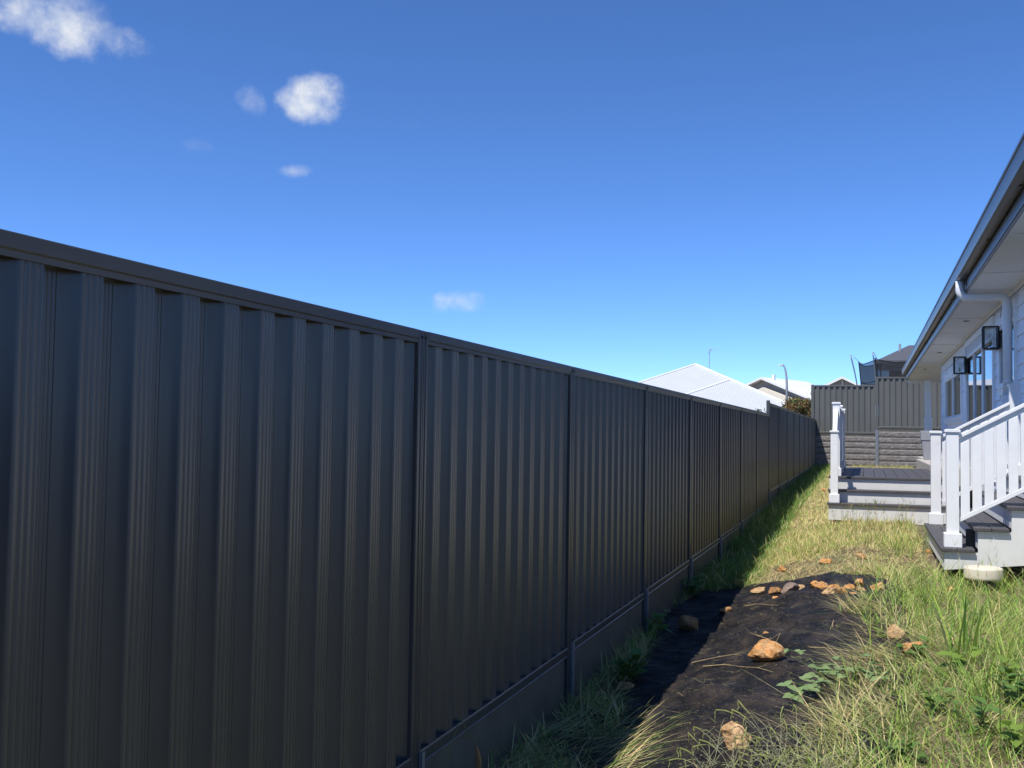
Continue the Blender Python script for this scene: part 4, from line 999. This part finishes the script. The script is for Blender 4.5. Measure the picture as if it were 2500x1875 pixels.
# finger-grass seed stalks
ST_, SP_ = [], []
def stalks(n, xr, yr, L, tint, w=.0035):
    P = scatter(n, xr, yr); nn = len(P); az = rng.uniform(0, 6.28, nn)
    b = blades(P, rng.uniform(L[0], L[1], nn), rng.uniform(0, .35, nn), rng.uniform(0, .5, nn), np.full(nn, w), az, tints(nn, **tint)); ST_.append(b)
    tip = b[2]
    for k in range(4):
        c = blades(tip - np.array([0, 0, .004]), rng.uniform(.04, .09, nn), rng.uniform(.25, 1.0, nn), rng.uniform(0, .3, nn), np.full(nn, w * .9), rng.uniform(0, 6.28, nn), tints(nn, **tint)); SP_.append(c)
stalks(90, (-.55, .55), (14.2, 15.95), (.2, .36), dict(brown=3, olive=3, dark=2), .0045)
stalks(50, (.3, 1.7), (8.6, 9.95), (.22, .42), dict(brown=2, olive=3, pale=3), .0030)
stalks(60, (0, 1.5), (4.2, 9), (.25, .5), dict(olive=3, green=2, pale=2), .0024)
blade_object('seed_stalks', ST_ + SP_, 'thin finger grass seed stalks standing above the grass')

# ------------------------------------------------------------------ weeds with leaves of their own
def leaf_mesh(name, L, W, m, fold=.25, shape='ovate'):
    s = [0, .18, .45, .75, 1.0]; w = {'ovate': [.05, .75, 1.0, .6, 0], 'lance': [.05, .6, 1.0, .65, 0], 'blade': [.5, .9, 1.0, .7, 0]}[shape]
    vs = []
    for a, b in zip(s, w):
        z = -.22 * L * a * a
        vs += [(L * a, W / 2 * b, z + fold * W / 2 * b), (L * a, 0, z), (L * a, -W / 2 * b, z + fold * W / 2 * b)]
    fs = []
    for k in range(4): i = 3 * k; fs += [(i, i + 1, i + 4, i + 3), (i + 1, i + 2, i + 5, i + 4)]
    return MB().add(vs, fs).mesh(name, m, smooth=True)
LEAF = {k: leaf_mesh('leaf', 1.0, w, m, shape=s) for k, (w, m, s) in {'broad': (.62, 'leaf_green', 'ovate'), 'bright': (.60, 'leaf_bright', 'ovate'), 'vine': (.72, 'leaf_vine', 'ovate'), 'lance': (.26, 'leaf_green', 'lance'), 'strap': (.07, 'leaf_bright', 'blade'), 'dead': (.3, 'leaf_dead', 'lance')}.items()}
def leaf(parent, loc, az, pitch, size, kind):
    return shared('leaf', LEAF[kind], parent, loc, rot=(random.uniform(-.4, .4), -pitch, az), scale=(size, size, size))
def weed(x, y, h, n, size, kind, label, name='broadleaf_weed', spread=.5, per=5, p=None, group=None):
    p = gp(x, y, False) if p is None else Vector(p); p.z = float(g(p.x, p.y)) if p.z is None else p.z
    r = thing(name, p, label, 'weed', group)
    for i in range(n):
        az = random.uniform(0, 6.28); ln = h * random.uniform(.6, 1.05); le = random.uniform(.1, spread)
        d = Vector((math.cos(az) * math.sin(le), math.sin(az) * math.sin(le), math.cos(le)))
        pts = [p + Vector((random.uniform(-.02, .02), random.uniform(-.02, .02), -.01))]
        for k in range(4): pts.append(pts[-1] + d * ln / 4); d = (d + Vector((math.cos(az) * .12, math.sin(az) * .12, -.05))).normalized()
        MB().tube(pts, [.004, .0035, .003, .0025, .0015], 5).build('stem', 'stem_green', r)
        for k in range(per):
            s = .3 + .7 * k / max(1, per - 1); j = min(3, int(s * 4)); q = pts[j].lerp(pts[j + 1], s * 4 - j) if s < 1 else pts[4]
            leaf(r, q, random.uniform(0, 6.28), random.uniform(-.2, .7), size * random.uniform(.7, 1.2), kind)
    return r
weed(1532, 1668, .24, 7, .11, 'broad', 'broad leaved weed against the plinth between the first two fence stakes', per=4)
weed(1608, 1552, .24, 5, .11, 'broad', 'upright leafy weed beside the fence stake near the large rounded rock', per=4)
weed(1688, 1458, .28, 8, .085, 'broad', 'bushy weed at the fence foot behind the large rounded rock', per=5)
weed(1728, 1425, .28, 6, .10, 'bright', 'light green weed at the fence foot by the corner of the mat', per=4)
weed(2225, 1618, .20, 5, .060, 'broad', 'weed with small leaves growing over the orange block of rock', per=6, spread=.9)
weed(2150, 1560, .10, 3, .045, 'bright', 'little weed in front of the pale mottled rock', per=4)
weed(2318, 1650, .20, 4, .085, 'bright', 'weed with yellow green leaves below the tall broad grass', per=4, spread=.8)
weed(2435, 1665, .17, 5, .085, 'bright', 'sunlit broad leaved weed on the bank right of the tall grass', per=4, spread=.9)
weed(2475, 1840, .16, 6, .090, 'bright', 'bright broad leaved weed low on the bank', per=4, spread=.8)
weed(2395, 1790, .22, 5, .078, 'broad', 'dark leaved weed on the bank with long leaves', per=4, spread=.7)
weed(2215, 1870, .14, 7, .060, 'broad', 'low leafy weed patch in front of the drooping stems', per=5, spread=1.0)
weed(2290, 1740, .14, 5, .065, 'broad', 'dull green weed half hidden in grass beside the vine end', per=4, spread=1.0)
weed(2480, 1720, .22, 5, .080, 'broad', 'shaggy green weed near the edge of the gravelly bank', per=5, spread=.7)
weed(2385, 1530, .18, 5, .045, 'lance', 'narrow leaved weed behind the tall broad grass', per=6, spread=.6)
weed(0, 0, .62, 8, .11, 'bright', 'leafy green weed growing up at the back edge of the rear deck', per=7, spread=.55, p=(.86, 22.25, float(g(.86, 22.25))))
weed(0, 0, .42, 5, .10, 'bright', 'small leafy weed leaning over the rear deck boards', per=6, spread=.8, p=(.66, 22.12, -1.1))
weed(0, 0, .10, 3, .07, 'lance', 'tiny sprout growing between the boards of the lowest deck tread', per=3, spread=.6, p=(.13, 16.17, -.972))
# vine creeping over the mat
def vine(px, label, nleaf, size, m='stem_green', kind='vine', three=True):
    pts = [gp(x, y, False) for x, y in px]
    for q in pts: q.z = float(mat_z(q.x, q.y)) + .025
    fine = []
    for a, b in zip(pts[:-1], pts[1:]):
        for k in range(5): c = a.lerp(b, k / 5); fine.append(c + Vector((random.uniform(-.012, .012), random.uniform(-.012, .012), random.uniform(-.008, .02))))
    fine.append(pts[-1])
    r = thing('creeping_vine', fine[0], label, 'vine'); MB().tube(fine, .0035, 5).build('stem', m, r)
    for i in range(nleaf):
        q = fine[int(i * (len(fine) - 1) / max(1, nleaf - 1))]; up = Vector((random.uniform(-.05, .05), random.uniform(-.05, .05), random.uniform(.01, .06)))
        az = random.uniform(0, 6.28)
        for k in range(3 if three else 1): leaf(r, q + up, az + k * 2.09 + random.uniform(-.2, .2), random.uniform(-.1, .5), size * random.uniform(.75, 1.15), kind)
    return r
vine([(1945, 1732), (1985, 1715), (2000, 1680), (2030, 1672), (2075, 1680), (2115, 1672), (2160, 1690)], 'green three leaved vine creeping over the right side of the mat', 36, .066)
vine([(1918, 1622), (1955, 1622), (2010, 1634), (2070, 1648), (2110, 1640)], 'thin vine stem with few leaves trailing from the biggest rock', 4, .055)
# dry twigs lying on the mat
def twig(px, label, r0=.0035, side=True):
    pts = [gp(x, y, False) for x, y in px]
    for q in pts: q.z = float(mat_z(q.x, q.y)) + .008 + random.uniform(0, .015)
    r = thing('dry_twig', pts[0], label, 'twig'); MB().tube(pts, [r0 * (1 - .6 * i / (len(pts) - 1)) for i in range(len(pts))], 5).build('stem', 'stem_dry', r)
    if side:
        for k in range(4):
            a = pts[random.randrange(len(pts))]; d = Vector((random.uniform(-.1, .1), random.uniform(-.12, .12), random.uniform(0, .02)))
            MB().tube([a, a + d * .6, a + d * random.uniform(.8, 1.3)], [r0 * .5, r0 * .4, r0 * .25], 4).build('side_shoot', 'stem_dry', r)
twig([(1690, 1629), (1720, 1626), (1755, 1615), (1790, 1606), (1812, 1611)], 'dry branching twig left of the biggest rock')
twig([(1716, 1640), (1770, 1636), (1810, 1640), (1850, 1647), (1888, 1650)], 'dry forked twig in front of the biggest rock')
twig([(1978, 1590), (2010, 1592), (2060, 1598), (2120, 1604)], 'long straw coloured stem pointing from the grass at the biggest rock')
twig([(1845, 1560), (1880, 1575), (1905, 1563), (1895, 1578)], 'curled dry tendril behind the biggest rock')
twig([(1820, 1488), (1850, 1483), (1880, 1487), (1912, 1489)], 'dry stem in front of the row of rocks')
# tall grass tufts
def tuft(x, y, n, L, W, label, lean=(.05, .5), curve=(.2, .9), tint=None, rad=.04, p=None, seg=6):
    q = gp(x, y, False) if p is None else Vector(p); P = np.column_stack([q.x + rng.normal(0, rad, n), q.y + rng.normal(0, rad, n)]); P = np.column_stack([P, g(P[:, 0], P[:, 1])])
    b = blades(P, rng.uniform(L[0], L[1], n), rng.uniform(*lean, n), rng.uniform(*curve, n), rng.uniform(W[0], W[1], n), rng.uniform(0, 6.28, n), tints(n, **(tint or dict(green=3, ygreen=4))), seg=seg)
    return blade_object('grass_tuft', [b], label, 'grass', kind=None, seg=seg)
tuft(2342, 1625, 18, (.34, .56), (.012, .022), 'tall tuft of broad sunlit grass blades on the bank', lean=(.02, .4), curve=(.1, .6), tint=dict(ygreen=3, pale=2, green=1))
tuft(2250, 1545, 26, (.30, .50), (.003, .006), 'tall thin grass tuft between the pipe cap and the mat', lean=(.02, .25), curve=(.05, .5))
tuft(2455, 1640, 30, (.18, .34), (.004, .009), 'shaggy grass tuft beside the sunlit broad leaved weed')
tuft(2385, 1720, 24, (.18, .34), (.005, .011), 'wide bladed grass tuft below the tall grass')
tuft(2200, 1780, 24, (.12, .26), (.004, .008), 'arching grass tuft beside the vine end')
tuft(1235, 1875, 16, (.14, .30), (.006, .011), 'broad bladed grass tuft at the plinth', lean=(.2, .9), curve=(.3, 1.1), tint=dict(green=4, dark=1, ygreen=1), rad=.03, p=(-1.62, 4.05, 0))
tuft(1400, 1740, 26, (.12, .22), (.003, .006), 'small grass tuft hugging the galvanised fence stake', tint=dict(green=3, olive=2), p=(-1.70, 6.55, 0))
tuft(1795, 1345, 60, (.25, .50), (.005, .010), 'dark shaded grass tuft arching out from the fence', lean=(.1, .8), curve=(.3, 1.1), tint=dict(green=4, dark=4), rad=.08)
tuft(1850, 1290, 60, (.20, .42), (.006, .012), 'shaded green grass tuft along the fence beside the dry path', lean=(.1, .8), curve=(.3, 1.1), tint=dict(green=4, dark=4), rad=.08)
tuft(2200, 1365, 55, (.16, .30), (.003, .006), 'green grass tuft in front of the lowest deck riser', lean=(.02, .5), curve=(.1, .8), tint=dict(green=4, olive=3, ygreen=2), rad=.07)
tuft(2272, 1350, 40, (.25, .46), (.003, .006), 'grass tuft against the edge of the lowest stair tread', lean=(.02, .4), curve=(.1, .7), tint=dict(green=3, dark=3, olive=2), rad=.06)
tuft(2026, 1545, 22, (.05, .12), (.002, .004), 'little dry tuft alone on the mat right of the biggest rock', lean=(.6, 1.3), curve=(.1, .4), tint=dict(ygreen=3, straw=3), rad=.02)
# bent seeding stem by the fence with a withered leaf
s0 = Vector((-1.66, 3.98, float(g(-1.66, 3.98))))
bs = thing('bent_grass_stem', s0, 'bent grass stem with a withered brown leaf in front of the plinth', 'grass')
tp = s0 + Vector((.02, .20, .47)); e1_ = tp + Vector((.03, .10, -.13)); e2_ = e1_ + Vector((.02, .04, -.12))
MB().tube([s0, s0 + Vector((.0, .05, .2)), s0 + Vector((.01, .13, .38)), tp, tp.lerp(e1_, .5), e1_, e2_], [.003, .0026, .0022, .0018, .0018, .0016, .001], 5).build('stem', 'stem_green', bs)
shared('withered_leaf', LEAF['dead'], bs, e1_, rot=(0, 1.35, 1.0), scale=(.24, .10, .24)); shared('withered_leaf', LEAF['dead'], bs, e1_ + Vector((0, .02, -.01)), rot=(.5, 1.25, .6), scale=(.16, .08, .16))
shared('leaf', LEAF['lance'], bs, tp.lerp(e1_, .7), rot=(0, .5, .6), scale=(.08, .08, .08))
# seed head weed draped over the front rock
q = gp(1905, 1900, False)
aw = thing('seed_head_weed', q, 'pale sprawling weed with drooping green seed spikes around the draped rock', 'weed')
stems, spikes = MB(), MB()
for i in range(150):
    b0 = gp(random.uniform(1720, 2080), random.uniform(1830, 1960), False); az = random.uniform(0, 6.28) if i % 3 else random.uniform(1.2, 2.6); L = random.uniform(.16, .36)
    le = random.uniform(.2, 1.1); pts = [b0]; a = le
    ca = random.uniform(.15, .32)
    for k in range(6): pts.append(pts[-1] + Vector((math.cos(az) * math.sin(a), math.sin(az) * math.sin(a), math.cos(a))) * L / 6); a += ca; az += random.uniform(-.25, .25)
    for w in pts: w.z = max(w.z, float(g(w.x, w.y)) + .012)
    stems.tube(pts, [.0014, .0013, .0012, .0011, .001, .0009, .0008], 4)
    sp = [pts[4], pts[5], pts[6]] + [pts[6] + Vector((random.uniform(-.006, .006), random.uniform(-.006, .006), -.016 * k)) for k in range(1, 4)]
    for w in sp: w.z = max(w.z, float(g(w.x, w.y)) + .012)
    if i % 4: spikes.tube(sp, [.0014, .0026, .0034, .0032, .0028, .0014], 5)
    for k in range(5):
        c = pts[random.randrange(1, 5)]; d = Vector((random.uniform(-.03, .03), random.uniform(-.03, .03), random.uniform(-.02, .03)))
        stems.tube([c, c + d], [.0012, .0007], 3)
tag(stems.build('stems', 'stem_pale' if 'stem_pale' in MATS else 'spike', aw), kind='stuff'); tag(spikes.build('seed_spikes', 'spike', aw), kind='stuff')

# ------------------------------------------------------------------ shrubs behind the fence
def shrub(c, rx, ry, rz, n, ls, base, tint_cols, label, name='shrub'):
    r = thing(name, base, label, 'shrub'); base = Vector(base); c = Vector(c)
    for i in range(6):
        t = c + Vector((random.uniform(-.6, .6) * rx, random.uniform(-.6, .6) * ry, random.uniform(-.2, .7) * rz)); m_ = base.lerp(t, .5) + Vector((random.uniform(-.1, .1), random.uniform(-.1, .1), 0))
        MB().tube([base + Vector((random.uniform(-.08, .08), random.uniform(-.08, .08), -.1)), m_, t], [.045, .028, .01], 6).build('trunk' if i == 0 else 'limb', 'bark', r)
    lob = [(c + Vector((random.uniform(-.7, .7) * rx, random.uniform(-.7, .7) * ry, random.uniform(-.6, .7) * rz)), random.uniform(.3, .55)) for _ in range(14)]
    V_, Cc = [], []
    for i in range(n):
        l, s = random.choice(lob); d = Vector((random.gauss(0, 1), random.gauss(0, 1), random.gauss(0, 1))).normalized() * random.random() ** .45
        p = l + Vector((d.x * rx * s, d.y * ry * s, d.z * rz * s)); u = Vector((random.gauss(0, 1), random.gauss(0, 1), random.gauss(0, .7))).normalized(); w = u.orthogonal().normalized(); w.rotate(Matrix.Rotation(random.uniform(0, 6.28), 3, u)); k = ls * random.uniform(.6, 1.3)
        V_.append([p, p + u * k * .5 + w * k * .25, p + u * k, p + u * k * .5 - w * k * .25]); Cc.append(random.choice(tint_cols))
    me = bpy.data.meshes.new('crown'); vv = np.array([[tuple(q - BASE[r]) for q in f] for f in V_]).reshape(-1, 3)
    me.from_pydata(vv.tolist(), [], np.arange(len(vv)).reshape(-1, 4).tolist()); me.materials.append(MATS['shrub_red'])
    at_ = me.color_attributes.new('tint', 'FLOAT_COLOR', 'POINT'); cc = np.ones((n, 4, 4), 'f4'); cc[:, :, :3] = np.array(Cc)[:, None, :]; at_.data.foreach_set('color', cc.ravel())
    put(bpy.data.objects.new('crown', me), r)
sc_ = at(1950, 1000, 43.0)
shrub(sc_, .72, .8, .60, 5200, .11, (sc_.x, sc_.y, float(g(sc_.x, sc_.y, False))), [(.30, .13, .06), (.24, .13, .06), (.34, .20, .09), (.12, .17, .05), (.13, .19, .05), (.08, .12, .04), (.30, .26, .10)], 'russet and green leafy shrub behind the far end of the side fence', 'russet_shrub')
s2 = at(1862, 1005, 23.5)
shrub(s2 - Vector((.05, 0, .12)), .26, .3, .2, 260, .07, (s2.x, s2.y, float(g(s2.x, s2.y, False))), [(.05, .10, .03), (.08, .12, .035)], 'small green shrub tip showing beside the fence step')

# ------------------------------------------------------------------ lift everything so that the camera stands 1.6 m up
for o in list(SC.objects):
    if o.parent is None and o.type not in ('CAMERA', 'LIGHT'): o.location.z += H0
